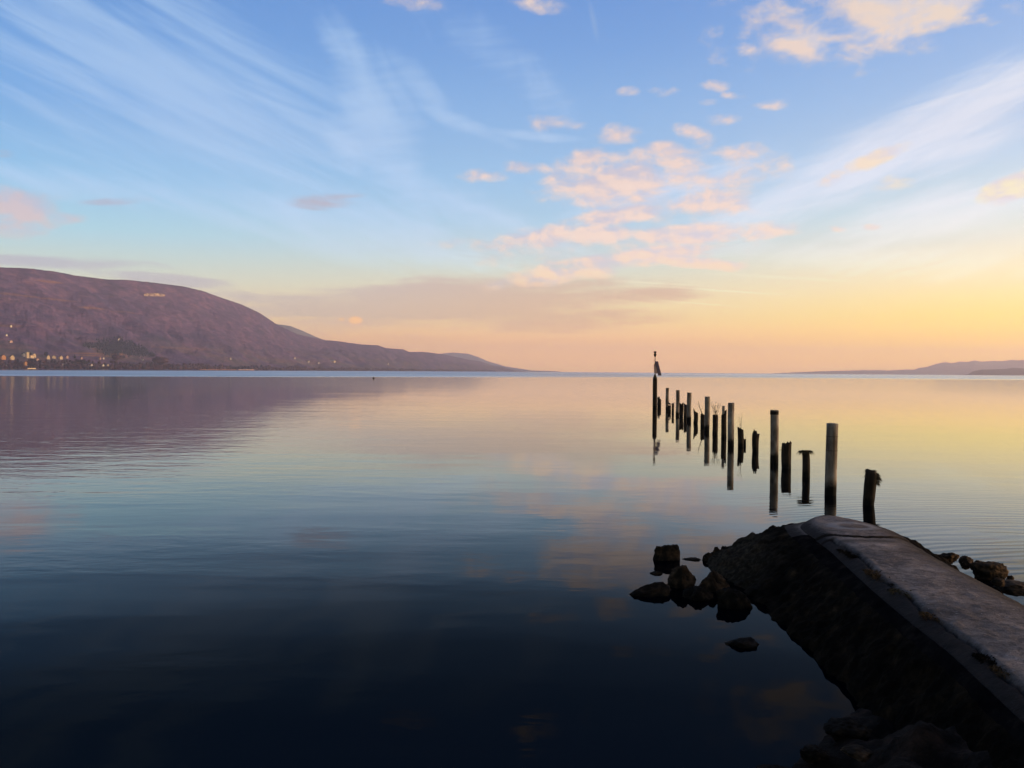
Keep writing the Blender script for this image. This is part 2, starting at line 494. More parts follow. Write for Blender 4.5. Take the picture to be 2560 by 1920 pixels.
class Hill:
    """terrain whose skyline, seen from the lake shore, follows the photographed ridge"""

    def __init__(self, sky_pts, shore_depth, width, power, rough, seed):
        self.D, self.Wd, self.pw, self.rough, self.seed = shore_depth, width, power, rough, seed
        self.sky = []
        for x, y in sky_pts:
            r = ray(x, y)
            self.sky.append((r.x / r.y, r.z / r.y))
        self.s0, self.s1 = self.sky[0][0], self.sky[-1][0]

    def z(self, s, y):
        D, Wd = self.D(s), self.Wd(s)
        e = interp(self.sky, s)
        top = max(CAM_H + e * (D + Wd), 0.0)
        t = (y - D) / Wd
        if t <= 0:
            return t * 6.0
        p = Vector((s * y / 150.0, y / 150.0, self.seed))
        n = fbm(p, 5)
        if t <= 1:
            base = top * (t ** self.pw)
            return base + min(1.0, top / 60) * self.rough * n * (4 * t * (1 - t)) + min(1, top / 30) * 1.2 * fbm(p * 9, 2) * t
        return top * (1 - (t - 1) ** 1.5 * 0.9) + min(1, top / 30) * 1.2 * fbm(p * 9, 2)

    def build(self, name, mat, ncol, nrow):
        verts, faces = [], []
        rows = [-0.02] + [i / nrow for i in range(nrow + 1)] + [1.08, 1.2, 1.45, 1.8]
        for i in range(ncol + 1):
            s = self.s0 + (self.s1 - self.s0) * i / ncol
            D, Wd = self.D(s), self.Wd(s)
            for t in rows:
                y = D + Wd * t
                verts.append((s * y, y, self.z(s, y)))
        k = len(rows)
        for i in range(ncol):
            for j in range(k - 1):
                a = i * k + j
                faces.append((a, a + k, a + k + 1, a + 1))
        return tag(mesh_obj(name, verts, faces, mat), kind='structure')

    def hit(self, x, y):
        """ground point on the hill under a photo pixel"""
        r = ray(x, y)
        s, e = r.x / r.y, r.z / r.y
        D, Wd = self.D(s), self.Wd(s)
        yy = D
        while yy < D + Wd * 1.1:
            if self.z(s, yy) >= CAM_H + e * yy:
                break
            yy += 2.0
        yy = min(yy, D + Wd)
        return Vector((s * yy, yy, self.z(s, yy)))


def hill_material(name, cols, fields=True):
    m, t, out = material(name)
    b = t.node('ShaderNodeBsdfPrincipled')
    b.inputs['Roughness'].default_value = 0.95
    b.inputs['Specular IOR Level'].default_value = 0.05
    pos = t.node('ShaderNodeNewGeometry').outputs['Position']
    sp = t.node('ShaderNodeSeparateXYZ')
    t.l.new(pos, sp.inputs[0])
    n1 = t.noise(t.mapping(pos, scale=(0.0045, 0.0045, 0.012)), 1.0, 6.0, 0.6, 0.5)
    n2 = t.noise(t.mapping(pos, loc=(50, 9, 0), scale=(0.022, 0.022, 0.05)), 1.0, 7.0, 0.7)
    n3 = t.noise(t.mapping(pos, loc=(7, 70, 3), scale=(0.0025, 0.004, 0.012)), 1.0, 4.0, 0.55, 0.4)
    c = t.ramp(n1, [(0.30, cols[0]), (0.46, cols[1]), (0.60, cols[2]), (0.74, cols[3])])
    c = t.mix(t.step(n2, 0.42, 0.62, 0.0, 0.85), c, cols[0])
    c = t.mix(t.step(n2, 0.46, 0.34, 0.0, 0.55), c, cols[3])
    c = t.mix(t.step(n3, 0.60, 0.70, 0.0, 0.8), c, cols[4])
    if fields:
        lowf = t.math('MULTIPLY', t.step(sp.outputs[2], 150.0, 40.0), t.step(n3, 0.40, 0.55))
        n4 = t.noise(t.mapping(pos, loc=(1, 4, 8), scale=(0.008, 0.016, 0.05)), 1.0, 2.0, 0.4)
        c = t.mix(t.math('MULTIPLY', lowf, 0.6), c, t.ramp(n4, [(0.4, cols[5]), (0.55, cols[6]), (0.65, cols[5])]))
        for (px, py, rx, ry, f) in FIELD_SPOTS:
            g = MAIN.hit(px, py)
            v = t.mapping(pos, (g.x, g.y, g.z), (0, 0, 0), (rx, 400.0, ry), 'TEXTURE')
            dd = t.math('ADD', t.vmath('LENGTH', v), t.math('MULTIPLY_ADD', n2, 1.4, -0.7))
            c = t.mix(t.step(dd, 1.05, 0.6, 0.0, f), c, (0.30, 0.15, 0.085, 1))
    t.put(b.inputs['Base Color'], c)
    bn = t.node('ShaderNodeBump')
    bn.inputs['Strength'].default_value = 1.0
    bn.inputs['Distance'].default_value = 9.0
    t.put(bn.inputs['Height'], n2)
    t.l.new(bn.outputs[0], b.inputs['Normal'])
    t.l.new(b.outputs[0], out.inputs[0])
    return m


def shore(d0, x0, d1, x1):
    """straight shore line seen at depth d0 under photo column x0 and d1 under x1"""
    s0, s1 = (x0 - 1280) / FPX, (x1 - 1280) / FPX
    k = (1 / d1 - 1 / d0) / (s1 - s0)
    return lambda s: 1.0 / max(1 / d0 + k * (s - s0), 1 / 11500.0)


MAIN = Hill([(-420, 690), (-200, 664), (0, 668), (73, 671), (133, 678), (190, 689), (269, 698.5), (316, 699.5), (380, 706), (459, 716), (506, 727), (554, 744.4),
             (601, 760), (649, 782), (692, 811), (742, 835), (770, 841), (809, 850), (840, 852), (866, 856), (905, 861), (945, 863), (964, 870), (1008, 873), (1024, 880),
             (1050, 879.5), (1075, 881), (1119, 888), (1170, 899), (1201, 903), (1230, 913), (1255, 917), (1280, 924), (1300, 927.6), (1310, 929)],
            shore(2350, 0, 9800, 1300), lambda s: 1050 + 500 * max(0, min(1, (s + 0.61) / 0.6)), 1.45, 26.0, 3.3)
FIELD_SPOTS = [(26, 736, 42, 6, 0.55), (132, 748, 34, 6, 0.6), (228, 770, 26, 6, 0.75), (20, 815, 40, 6, 0.6), (130, 706, 22, 7, 0.6), (305, 780, 22, 6, 0.4),
               (470, 872, 120, 6, 0.35), (240, 884, 50, 4, 0.8), (255, 890, 45, 3, 0.7)]
m_hill = hill_material('winter_forest_slope', [(0.060, 0.056, 0.120, 1), (0.135, 0.090, 0.182, 1), (0.190, 0.110, 0.195, 1), (0.28, 0.150, 0.190, 1),
                                               (0.036, 0.054, 0.100, 1), (0.12, 0.130, 0.095, 1), (0.29, 0.165, 0.13, 1)])
MAIN.build('main_hill', m_hill, 900, 70)
m_far = hill_material('far_forest_slope', [(0.20, 0.225, 0.25, 1), (0.25, 0.265, 0.28, 1), (0.27, 0.28, 0.29, 1), (0.29, 0.29, 0.29, 1), (0.20, 0.225, 0.25, 1),  # pale tones: part of the distance haze is put into the forest colour
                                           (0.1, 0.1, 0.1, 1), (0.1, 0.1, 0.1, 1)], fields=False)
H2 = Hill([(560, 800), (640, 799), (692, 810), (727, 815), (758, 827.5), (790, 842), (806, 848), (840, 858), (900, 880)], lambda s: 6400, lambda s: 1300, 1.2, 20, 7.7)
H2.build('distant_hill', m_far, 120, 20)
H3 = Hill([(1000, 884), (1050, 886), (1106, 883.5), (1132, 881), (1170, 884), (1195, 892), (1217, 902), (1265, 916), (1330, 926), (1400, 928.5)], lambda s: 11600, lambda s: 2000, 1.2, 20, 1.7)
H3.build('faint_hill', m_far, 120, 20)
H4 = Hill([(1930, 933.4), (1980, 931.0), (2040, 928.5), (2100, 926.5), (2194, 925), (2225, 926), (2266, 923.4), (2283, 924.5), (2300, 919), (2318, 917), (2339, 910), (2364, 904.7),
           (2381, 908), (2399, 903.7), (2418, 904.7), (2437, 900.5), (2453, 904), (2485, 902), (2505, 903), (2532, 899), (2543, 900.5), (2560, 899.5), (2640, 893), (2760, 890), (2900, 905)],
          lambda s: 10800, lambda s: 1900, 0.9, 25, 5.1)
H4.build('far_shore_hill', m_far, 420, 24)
H5 = Hill([(2405, 938), (2420, 935.5), (2433, 928), (2453, 924), (2485, 923), (2516, 921.8), (2532, 919), (2560, 921), (2700, 917), (2900, 918)], lambda s: 6800, lambda s: 900, 0.5, 8, 9.1)
H5.build('wooded_headland', hill_material('headland_wood', [(0.05, 0.06, 0.07, 1), (0.07, 0.08, 0.09, 1), (0.08, 0.085, 0.09, 1), (0.09, 0.09, 0.09, 1), (0.05, 0.06, 0.07, 1),
                                                             (0.1, 0.1, 0.1, 1), (0.1, 0.1, 0.1, 1)], fields=False), 160, 14)

# ------------------------------------------------------------------ haze over the lake
HAZE_DENSITY = 1.0e-4
m_hz, t_hz, out_hz = material('haze')
pv_ = t_hz.node('ShaderNodeVolumePrincipled')
pv_.inputs['Color'].default_value = (0.96, 0.86, 0.94, 1)
pv_.inputs['Density'].default_value = HAZE_DENSITY
pv_.inputs['Anisotropy'].default_value = 0.35
t_hz.l.new(pv_.outputs[0], out_hz.inputs['Volume'])


def box(name, lo, hi, mat):
    v = [(x, y, z) for z in (lo[2], hi[2]) for y in (lo[1], hi[1]) for x in (lo[0], hi[0])]
    f = [(0, 2, 3, 1), (4, 5, 7, 6), (0, 1, 5, 4), (2, 6, 7, 3), (0, 4, 6, 2), (1, 3, 7, 5)]
    return mesh_obj(name, v, f, mat, smooth=False)


tag(box('haze', (-14000, -1700, -8.0), (14000, 15600, 460.0), m_hz), kind='stuff')


# ------------------------------------------------------------------ the old jetty
def catmull(pts, n):
    """n+1 points evenly spaced along a smooth curve through pts (any dimension)"""
    pts = [np.array(p, float) for p in pts]
    ext = [2 * pts[0] - pts[1]] + pts + [2 * pts[-1] - pts[-2]]
    dense = []
    for i in range(1, len(ext) - 2):
        p0, p1, p2, p3 = ext[i - 1:i + 3]
        for k in range(24):
            t = k / 24
            dense.append(0.5 * (2 * p1 + (p2 - p0) * t + (2 * p0 - 5 * p1 + 4 * p2 - p3) * t * t + (3 * p1 - p0 - 3 * p2 + p3) * t ** 3))
    dense.append(pts[-1])
    d = np.array(dense)
    L = np.concatenate([[0], np.cumsum(np.linalg.norm(np.diff(d[:, :2], axis=0), axis=1))])
    q = np.linspace(0, L[-1], n + 1)
    return np.stack([np.interp(q, L, d[:, j]) for j in range(d.shape[1])], 1)


DECK_Z = 0.70
# edge of the deck (x, y) and the foot of the slope below it (x, y)
OUTLINE = [(2.75, 2, 2.2, 2), (2.95, 3.3, 2.5, 3.3), (3.23, 5.27, 2.78, 5.3), (3.42, 6.45, 2.92, 6.6), (3.5, 7.25, 2.97, 7.4), (3.63, 8.32, 2.99, 8.6),
           (3.77, 9.28, 3.0, 9.7), (3.92, 10.3, 2.98, 10.8), (3.98, 11.2, 2.88, 11.9), (4.08, 11.75, 3.05, 12.7), (4.33, 12.10, 3.9, 13.2), (4.62, 12.18, 4.4, 13.3),
           (4.90, 12.10, 4.9, 13.2), (5.12, 11.72, 5.6, 12.9), (5.2, 11.3, 6.0, 12.2), (5.15, 10.8, 6.1, 11.2), (5.0, 9.75, 6.0, 9.9), (4.92, 8.85, 5.9, 9.0),
           (4.84, 7.9, 5.8, 8.0), (4.72, 6.2, 5.7, 6.2), (4.6, 4, 5.6, 4), (4.5, 2, 5.5, 2)]
LEFT = catmull(OUTLINE[:12], 620)
RIGHT_ = catmull(OUTLINE[11:][::-1], 620)


def crack_y(x):
    return 10.72 + 0.16 * math.sin((x - 3.9) * 3.1 + 2.5) + 0.05 * fbm(Vector((x * 3, 3.3, 0)), 4) + 0.02 * fbm(Vector((x * 14, 1.3, 0)), 3)


def seam_x(y, xl):
    return xl + 0.17 + 0.05 * fbm(Vector((y * 1.1, 8.8, 0)), 3) + 0.015 * fbm(Vector((y * 9, 2.8, 0)), 3)


def deck_z(x, y, xl, xr):
    w = max(xr - xl, 0.05)
    u = (x - xl) / w
    z = DECK_Z + 0.030 * (1 - (2 * u - 1) ** 2) + 0.012 * fbm(Vector((x * 1.6, y * 1.6, 0.5)), 4) + 0.0035 * fbm(Vector((x * 14, y * 14, 2.5)), 3)
    dl, dr = x - xl, xr - x
    z -= 0.075 * max(0.0, 1 - dl / 0.20) ** 2 + 0.06 * max(0.0, 1 - dr / 0.30) ** 2       # worn, rounded shoulders
    c = y - crack_y(x)
    z += 0.016 / (1 + math.exp(max(-40, min(40, -c / 0.01))))                     # the end slab stands a little proud
    z -= 0.040 * math.exp(-(c / 0.014) ** 2)
    if 3.0 < y < 10.6:                                            # broken seam along the lakeward edge
        s = x - seam_x(y, xl)
        z -= (0.034 + 0.028 * fbm(Vector((y * 4, 0, 7)), 2)) * math.exp(-(s / (0.022 + 0.016 * fbm(Vector((y * 2.3, 4, 7)), 2))) ** 2)
        if s < 0:
            z -= 0.014
    return z


m_conc, tcn, ocn = material('weathered_concrete')
bc = tcn.node('ShaderNodeBsdfPrincipled')
pc = tcn.node('ShaderNodeNewGeometry').outputs['Position']
cn1 = tcn.noise(pc, 1.3, 6.0, 0.62, 0.4)
cn2 = tcn.noise(tcn.mapping(pc, loc=(4, 2, 0)), 9.0, 6.0, 0.7)
cn3 = tcn.noise(tcn.mapping(pc, loc=(4, 9, 0)), 60.0, 3.0, 0.6)
cc = tcn.ramp(cn1, [(0.28, (0.09, 0.069, 0.062, 1)), (0.43, (0.20, 0.157, 0.141, 1)), (0.58, (0.30, 0.24, 0.217, 1)), (0.72, (0.42, 0.34, 0.308, 1))])
cc = tcn.mix(tcn.step(cn2, 0.36, 0.62, 0.65, 0.0), cc, (0.05, 0.045, 0.047, 1))
cc = tcn.mix(tcn.step(cn3, 0.56, 0.70, 0.0, 0.7), cc, (0.06, 0.05, 0.048, 1))
cn4 = tcn.noise(tcn.mapping(pc, loc=(1, 5, 0)), 24.0, 4.0, 0.7)
cc = tcn.mix(tcn.step(cn4, 0.60, 0.70, 0.0, 0.6), cc, (0.50, 0.44, 0.42, 1))
cc = tcn.mix(tcn.step(cn4, 0.40, 0.30, 0.0, 0.7), cc, (0.05, 0.04, 0.038, 1))
# hairline cracks
vor = tcn.node('ShaderNodeTexVoronoi', feature='DISTANCE_TO_EDGE')
tcn.put(vor.inputs['Vector'], pc)
vor.inputs['Scale'].default_value = 0.55
crk = tcn.math('ADD', vor.outputs['Distance'], tcn.math('MULTIPLY_ADD', cn2, 0.10, -0.05))
cc = tcn.mix(tcn.math('MULTIPLY', tcn.step(tcn.math('ABSOLUTE', crk), 0.008, 0.0), 0.5), cc, (0.04, 0.035, 0.033, 1))
at_e = tcn.node('ShaderNodeAttribute', attribute_name='edge_dirt').outputs['Fac']     # dirt washed to the edges, crack and seam
cc = tcn.mix(tcn.step(tcn.math('ADD', at_e, tcn.math('MULTIPLY_ADD', cn2, 0.9, -0.45)), 0.22, 0.75, 0.0, 0.95), cc, (0.016, 0.012, 0.011, 1))
# lime ring left round the old post socket on the end slab
rd = tcn.vmath('LENGTH', tcn.mapping(pc, (4.62, 11.28, 0.7), (0, 0, 0.2), (0.30, 0.26, 9), 'TEXTURE'))
ring = tcn.math('MULTIPLY', tcn.step(tcn.math('ADD', rd, tcn.math('MULTIPLY_ADD', cn1, 0.7, -0.35)), 0.5, 0.85), tcn.step(tcn.math('ADD', rd, tcn.math('MULTIPLY_ADD', cn2, 0.8, -0.4)), 1.35, 0.95))
cc = tcn.mix(tcn.math('MULTIPLY', ring, 0.7), cc, (0.34, 0.32, 0.32, 1))
tcn.put(bc.inputs['Base Color'], cc)
bc.inputs['Roughness'].default_value = 0.85
bc.inputs['Specular IOR Level'].default_value = 0.08
bb = tcn.node('ShaderNodeBump')
bb.inputs['Strength'].default_value = 1.0
bb.inputs['Distance'].default_value = 0.012
tcn.put(bb.inputs['Height'], tcn.math('ADD', tcn.math('ADD', cn2, tcn.math('MULTIPLY', cn3, 0.5)), tcn.math('MULTIPLY', cn4, 0.7)))
tcn.l.new(bb.outputs[0], bc.inputs['Normal'])
tcn.l.new(bc.outputs[0], ocn.inputs[0])

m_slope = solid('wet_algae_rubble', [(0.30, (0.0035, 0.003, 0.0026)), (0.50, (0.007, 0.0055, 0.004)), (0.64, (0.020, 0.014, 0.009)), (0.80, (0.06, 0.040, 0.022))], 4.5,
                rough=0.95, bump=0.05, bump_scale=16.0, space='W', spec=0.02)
m_face = solid('dark_concrete_edge', [(0.3, (0.003, 0.003, 0.004)), (0.55, (0.009, 0.008, 0.009)), (0.75, (0.026, 0.021, 0.018))], 6.0, rough=0.95, bump=0.02, bump_scale=30, space='W', spec=0.0)  # near-black mottled strip just below the deck edge


# the flat apron at the outer corner is covered in paler gravel and dry weed
tg = NT(m_slope.node_tree)
b_ = next(n for n in tg.n if n.type == 'BSDF_PRINCIPLED')
old = b_.inputs['Base Color'].links[0].from_socket
gp = tg.node('ShaderNodeNewGeometry').outputs['Position']
gn = tg.noise(gp, 14.0, 6.0, 0.7)
gc = tg.ramp(gn, [(0.32, (0.010, 0.008, 0.006)), (0.5, (0.045, 0.034, 0.024)), (0.66, (0.10, 0.078, 0.055))])
tg.put(b_.inputs['Base Color'], tg.mix(tg.math('MULTIPLY', tg.node('ShaderNodeAttribute', attribute_name='gravel').outputs['Fac'], 0.85), old, gc))


def build_jetty():
    root = empty('old_jetty', (4.2, 7.5, 0))
    tag(root, 'old concrete jetty with dark rubble sides running out into the lake', 'jetty')
    ox, oy = 4.2, 7.5
    n = len(LEFT) - 1
    verts, faces, dirt = [], [], []
    NU = 64
    for i in range(n + 1):
        (xl, yl), (xr, yr) = LEFT[i][:2], RIGHT_[i][:2]
        for k in range(NU + 1):
            u = k / NU
            u = u ** 1.35
            x, y = xl + (xr - xl) * u, yl + (yr - yl) * u
            verts.append((x - ox, y - oy, deck_z(x, y, xl, xr)))
            w = max(xr - xl, 0.05)
            dl, dr = u * w, (1 - u) * w
            e = max(0, 1 - dl / 0.34) * 0.9 + max(0, 1 - dr / 0.60) * 0.85
            e = max(e, 0.34 * max(0.0, min(1.0, (y - 10.5) / 0.5)))
            if y < 10.6:
                e = max(e, 1.0 / (1 + math.exp(max(-40, min(40, (x - seam_x(y, xl) - 0.015) / 0.02)))) * 0.98)
            e = max(e, 0.9 * math.exp(-((y - crack_y(x)) / 0.05) ** 2))
            e = max(e, 0.55 * math.exp(-((y - 10.35) / 0.22) ** 2))
            dirt.append(e)
    for i in range(n):
        for k in range(NU):
            a = i * (NU + 1) + k
            faces.append((a, a + 1, a + NU + 2, a + NU + 1))
    d = mesh_obj('deck', verts, faces, m_conc, root)
    at = d.data.attributes.new('edge_dirt', 'FLOAT', 'POINT')
    at.data.foreach_set('value', dirt)

    ring_pts = np.concatenate([LEFT, RIGHT_[::-1][1:]])
    ts = [0, 0.03, 0.07, 0.12, 0.16] + [0.16 + 1.04 * (k / 46) for k in range(1, 47)]

    def pt(p, t):
        x, y = p[0] + (p[2] - p[0]) * t, p[1] + (p[3] - p[1]) * t
        dz = DECK_Z - 0.072 + 0.016 * max(0.0, min(1.0, (y - 10.7) / 0.25))
        hump = max(0.0, min(1.0, (y - 10.2) / 1.6))
        z = dz - 0.004 if t == 0 else dz * (1 - t ** (1.1 + 0.55 * hump)) - 0.004
        a = min(1.0, max(0.0, (t - 0.10) * 5))
        v = Vector((x, y, z))
        nn = fbm(v * 2.2, 4) * 0.055 + fbm(v * 7 + Vector((9, 3, 1)), 4) * 0.032 + 0.075 * (0.45 - mnoise.voronoi(v * 3.3 + Vector((fbm(v * 5, 2) * 0.3, 0, 0)))[0][0]) + 0.03 * (0.4 - mnoise.voronoi(v * 8.5)[0][0])
        z += nn * a + 0.004 * fbm(v * 11, 2)
        x += -0.05 * a * fbm(v * 3 + Vector((5, 5, 5)), 3)
        return (x - ox, y - oy, z)

    def strip(name, tt, mat, pts=ring_pts):
        verts, faces = [], []
        k = len(tt)
        for p in pts:
            for t in tt:
                verts.append(pt(p, t))
        for i in range(len(pts) - 1):
            for j in range(k - 1):
                a = i * k + j
                faces.append((a, a + 1, a + k + 1, a + k))
        return mesh_obj(name, verts, faces, mat, root)

    tip = [i for i, p in enumerate(ring_pts) if p[1] > 11.15]
    a, b = tip[0], tip[-1]
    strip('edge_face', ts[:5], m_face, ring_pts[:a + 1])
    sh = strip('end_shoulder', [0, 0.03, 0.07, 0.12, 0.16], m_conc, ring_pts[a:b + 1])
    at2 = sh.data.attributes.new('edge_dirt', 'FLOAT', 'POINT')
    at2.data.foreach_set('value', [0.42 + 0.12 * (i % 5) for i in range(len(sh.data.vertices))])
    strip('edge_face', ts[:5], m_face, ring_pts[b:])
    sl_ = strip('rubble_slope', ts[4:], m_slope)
    at3 = sl_.data.attributes.new('gravel', 'FLOAT', 'POINT')
    vals = []
    for p in ring_pts:
        for t in ts[4:]:
            x, y = p[0] + (p[2] - p[0]) * t, p[1] + (p[3] - p[1]) * t
            vals.append(max(0.0, min(1.0, (y - 10.4) / 1.2)) * max(0.0, min(1.0, (4.4 - x) / 0.6)) * max(0.0, min(1.0, (t - 0.25) / 0.3)))
    at3.data.foreach_set('value', vals)


build_jetty()

# ------------------------------------------------------------------ bank at the photographer's feet
m_bank = solid('dark_shore_stone', [(0.30, (0.004, 0.0032, 0.003)), (0.50, (0.012, 0.0085, 0.0065)), (0.62, (0.036, 0.022, 0.016)), (0.80, (0.085, 0.052, 0.036))], 3.0, rough=0.92,
               bump=0.06, bump_scale=11.0, space='W', spec=0.08)
EDGE = [(-9.0, 3.6), (-3.0, 3.9), (0.6, 4.6), (1.75, 5.95), (2.05, 6.05), (2.35, 6.3), (2.62, 6.62), (2.98, 6.98), (3.6, 7.2), (9.0, 6.6)]


def build_bank():
    verts, faces = [], []
    xs = [-9 + 0.25 * i for i in range(37)] + [0.25 + 0.035 * i for i in range(1, 97)] + [3.61 + 0.3 * i for i in range(1, 18)]
    rows = 110
    for x in xs:
        ye = interp(EDGE, x) + 0.10 * fbm(Vector((x * 2.5, 0, 4)), 4)
        for j in range(rows + 1):
            t = j / rows
            y = ye + 0.5 - t ** 1.5 * 12.5
            s = (ye - y)
            z = 0.32 * s if s < 0 else 0.16 * min(s, 1.2) / 1.2 + 0.20 * max(0, s - 0.5) * (1 if s < 4 else 4 / s) * 0.9
            v = Vector((x, y, z))
            z += (0.10 * fbm(v * 1.7, 4) + 0.05 * fbm(v * 4.5, 4) + 0.12 * (0.45 - mnoise.voronoi(v * 2.6)[0][0])) * min(1, max(0, s + 0.4))
            verts.append((x, y, min(z, 1.15 + 0.05 * fbm(v * 2, 3))))
    k = rows + 1
    for i in range(len(xs) - 1):
        for j in range(rows):
            a = i * k + j
            faces.append((a, a + 1, a + k + 1, a + k))
    tag(mesh_obj('shore_bank', verts, faces, m_bank), kind='structure')


build_bank()

# ------------------------------------------------------------------ boulders
m_rock = solid('wet_brown_rock', [(0.28, (0.006, 0.0045, 0.0035)), (0.46, (0.024, 0.016, 0.010)), (0.58, (0.075, 0.046, 0.026)), (0.75, (0.16, 0.10, 0.055))], 7.0, rough=0.85,
               bump=0.03, bump_scale=22.0, spec=0.12)
m_rock_dark = solid('wet_black_rock', [(0.30, (0.003, 0.0028, 0.0026)), (0.50, (0.010, 0.0075, 0.0055)), (0.64, (0.035, 0.024, 0.015)), (0.80, (0.08, 0.055, 0.034))], 7.0, rough=0.88,
                    bump=0.03, bump_scale=20.0, spec=0.1)
m_rock_tan = solid('dry_tan_rock', [(0.28, (0.012, 0.009, 0.007)), (0.5, (0.045, 0.030, 0.020)), (0.65, (0.10, 0.064, 0.042)), (0.8, (0.17, 0.115, 0.08))], 6.0, rough=0.88, bump=0.03, bump_scale=20.0, spec=0.12)


def rock(label, c, w, dp, h, seed, mat=None, yaw=0.0, cuts=9, lean=0.0, group=None, sink=0.35, name='boulder', boxy=1.0):
    """an angular stone: a ball flattened by random planes, then weathered; c = point of its waterline middle"""
    rnd = random.Random(seed)
    bm = bmesh.new()
    bmesh.ops.create_icosphere(bm, subdivisions=5, radius=1.0)
    planes = []
    for _ in range(cuts):
        nrm = Vector((rnd.uniform(-1, 1), rnd.uniform(-1, 1), rnd.uniform(-0.5, 1))).normalized()
        planes.append((nrm, rnd.uniform(0.55, 0.85)))
    off = Vector((seed * 1.7, seed * 0.3, seed * 2.9))
    for v in bm.verts:
        p = v.co.copy()
        if boxy < 1:
            p = Vector([math.copysign(abs(q) ** boxy, q) for q in p])
        for nrm, dd in planes:
            e = p.dot(nrm) - dd
            if e > 0:
                p -= nrm * e * 0.92
        q = p.normalized()
        p += q * (0.15 * fbm(p * 1.7 + off, 4) + 0.085 * fbm(p * 5 + off, 5))
        v.co = p
    zs = [v.co.z for v in bm.verts]
    xs = [v.co.x for v in bm.verts]
    ysv = [v.co.y for v in bm.verts]
    zlo = min(zs) + (max(zs) - min(zs)) * sink
    sx, sy, sz = w / (max(xs) - min(xs)), dp / (max(ysv) - min(ysv)), h / (max(zs) - zlo)
    cx, cyy = (max(xs) + min(xs)) / 2, (max(ysv) + min(ysv)) / 2
    rot = Matrix.Rotation(yaw, 3, 'Z')
    for v in bm.verts:
        p = Vector(((v.co.x - cx) * sx, (v.co.y - cyy) * sy, (v.co.z - zlo) * sz))
        p.x += lean * p.z
        v.co = rot @ p
    me = bpy.data.meshes.new(name)
    bm.to_mesh(me)
    bm.free()
    me.polygons.foreach_set('use_smooth', [True] * len(me.polygons))
    me.materials.append(mat or m_rock)
    o = bpy.data.objects.new(name, me)
    COL.objects.link(o)
    o.location = c
    return tag(o, label, 'rock', group)


GR = 'rocks in the shallows beside the jetty'


def wrock(label, x, y, wpx, hpx, seed, z=0.0, depth=None, **kw):
    """a rock whose waterline middle lies under photo pixel (x, y), wpx wide and hpx tall"""
    p = on_z(x, y, z)
    s = p.y / FPX
    w = wpx * s
    dd = depth or w * 0.8
    return rock(label, (p.x, p.y + dd * 0.32, p.z), w, dd, hpx * s * 1.04, seed, group=GR, **kw)


wrock('big blocky brown rock, the one standing alone farthest from the jetty', 1668, 1400, 70, 37, 11, cuts=4, sink=0.5, boxy=0.5)
wrock('thin dark sliver of rock barely above water between blocky rock and jetty', 1731, 1401, 48, 5, 12, mat=m_rock_dark, sink=0.6)
wrock('small low black shard of rock in front of the big blocky brown rock', 1643, 1436, 35, 6, 13, mat=m_rock_dark, sink=0.6)
wrock('long low rock tapering to the left, leftmost of the rocks in the water', 1626, 1490, 104, 27, 21, mat=m_rock_dark, lean=0.6, sink=0.55)
wrock('tall rounded brown rock, top of the tight heap of four rocks', 1707, 1470, 76, 53, 15, cuts=6, sink=0.45)
wrock('reddish peaked rock in the heap, right beside the tall rounded rock', 1789, 1478, 84, 47, 26, cuts=8, sink=0.45)
wrock('dark low rock in front of the peaked rock, middle of the heap', 1750, 1500, 84, 30, 17, mat=m_rock_dark, sink=0.5)
wrock('large flat-topped rock at the near end of the heap, closest to the jetty', 1840, 1520, 92, 42, 18, mat=m_rock_dark, cuts=8, lean=-0.3, sink=0.5)
wrock('lone black rock lying apart in the dark water near the jetty', 1862, 1619, 88, 16, 19, mat=m_rock_dark, lean=0.5, sink=0.6)
wrock('small dark stone at the outer tip of the cluster under the jetty', 1770, 1402, 32, 19, 31, cuts=4, boxy=0.85, sink=0.5)
wrock('round brown stone standing highest in the small cluster by the jetty', 1796, 1399, 42, 29, 32, cuts=5, boxy=0.85, sink=0.45)
wrock('broad dark stone at the right of the small cluster by the jetty', 1829, 1391, 52, 25, 33, cuts=5, boxy=0.85, mat=m_rock_dark, sink=0.45)
wrock('small stone in front of the round brown stone in the cluster', 1797, 1409, 42, 21, 34, cuts=4, boxy=0.85, sink=0.45)
wrock('tan rounded stone leaning on the far slope of the jetty', 1919, 1373, 42, 30, 35, z=0.05, mat=m_rock_tan, sink=0.4)
wrock('little dark stone between the tan stone and the dark cluster', 1882, 1371, 24, 10, 36, z=0.03, mat=m_rock_dark, sink=0.5)

GR = 'rocks on the far side of the jetty'
wrock('brown upright rock behind the jetty with a pale reddish face', 2420, 1413, 38, 21, 41, z=0.12, mat=m_rock_tan, sink=0.4)
wrock('long low dark rock behind the jetty, left of the brown upright rock', 2376, 1398, 56, 16, 42, z=0.12, mat=m_rock, sink=0.45)
wrock('large dark humped rock with a pointed right end behind the jetty', 2486, 1441, 92, 33, 43, z=0.05, mat=m_rock, lean=-0.2, sink=0.4)
wrock('little dark pointed stone at the right end of the humped rock', 2528, 1449, 20, 9, 44, z=0.03, mat=m_rock, sink=0.5)
wrock('low brown slab at the jetty edge in front of the humped rock', 2500, 1458, 36, 12, 45, z=0.35, mat=m_rock_tan, sink=0.5)
wrock('tan slab of rubble at the right frame edge beside the jetty', 2556, 1478, 96, 16, 46, z=0.2, mat=m_rock_tan, sink=0.5)

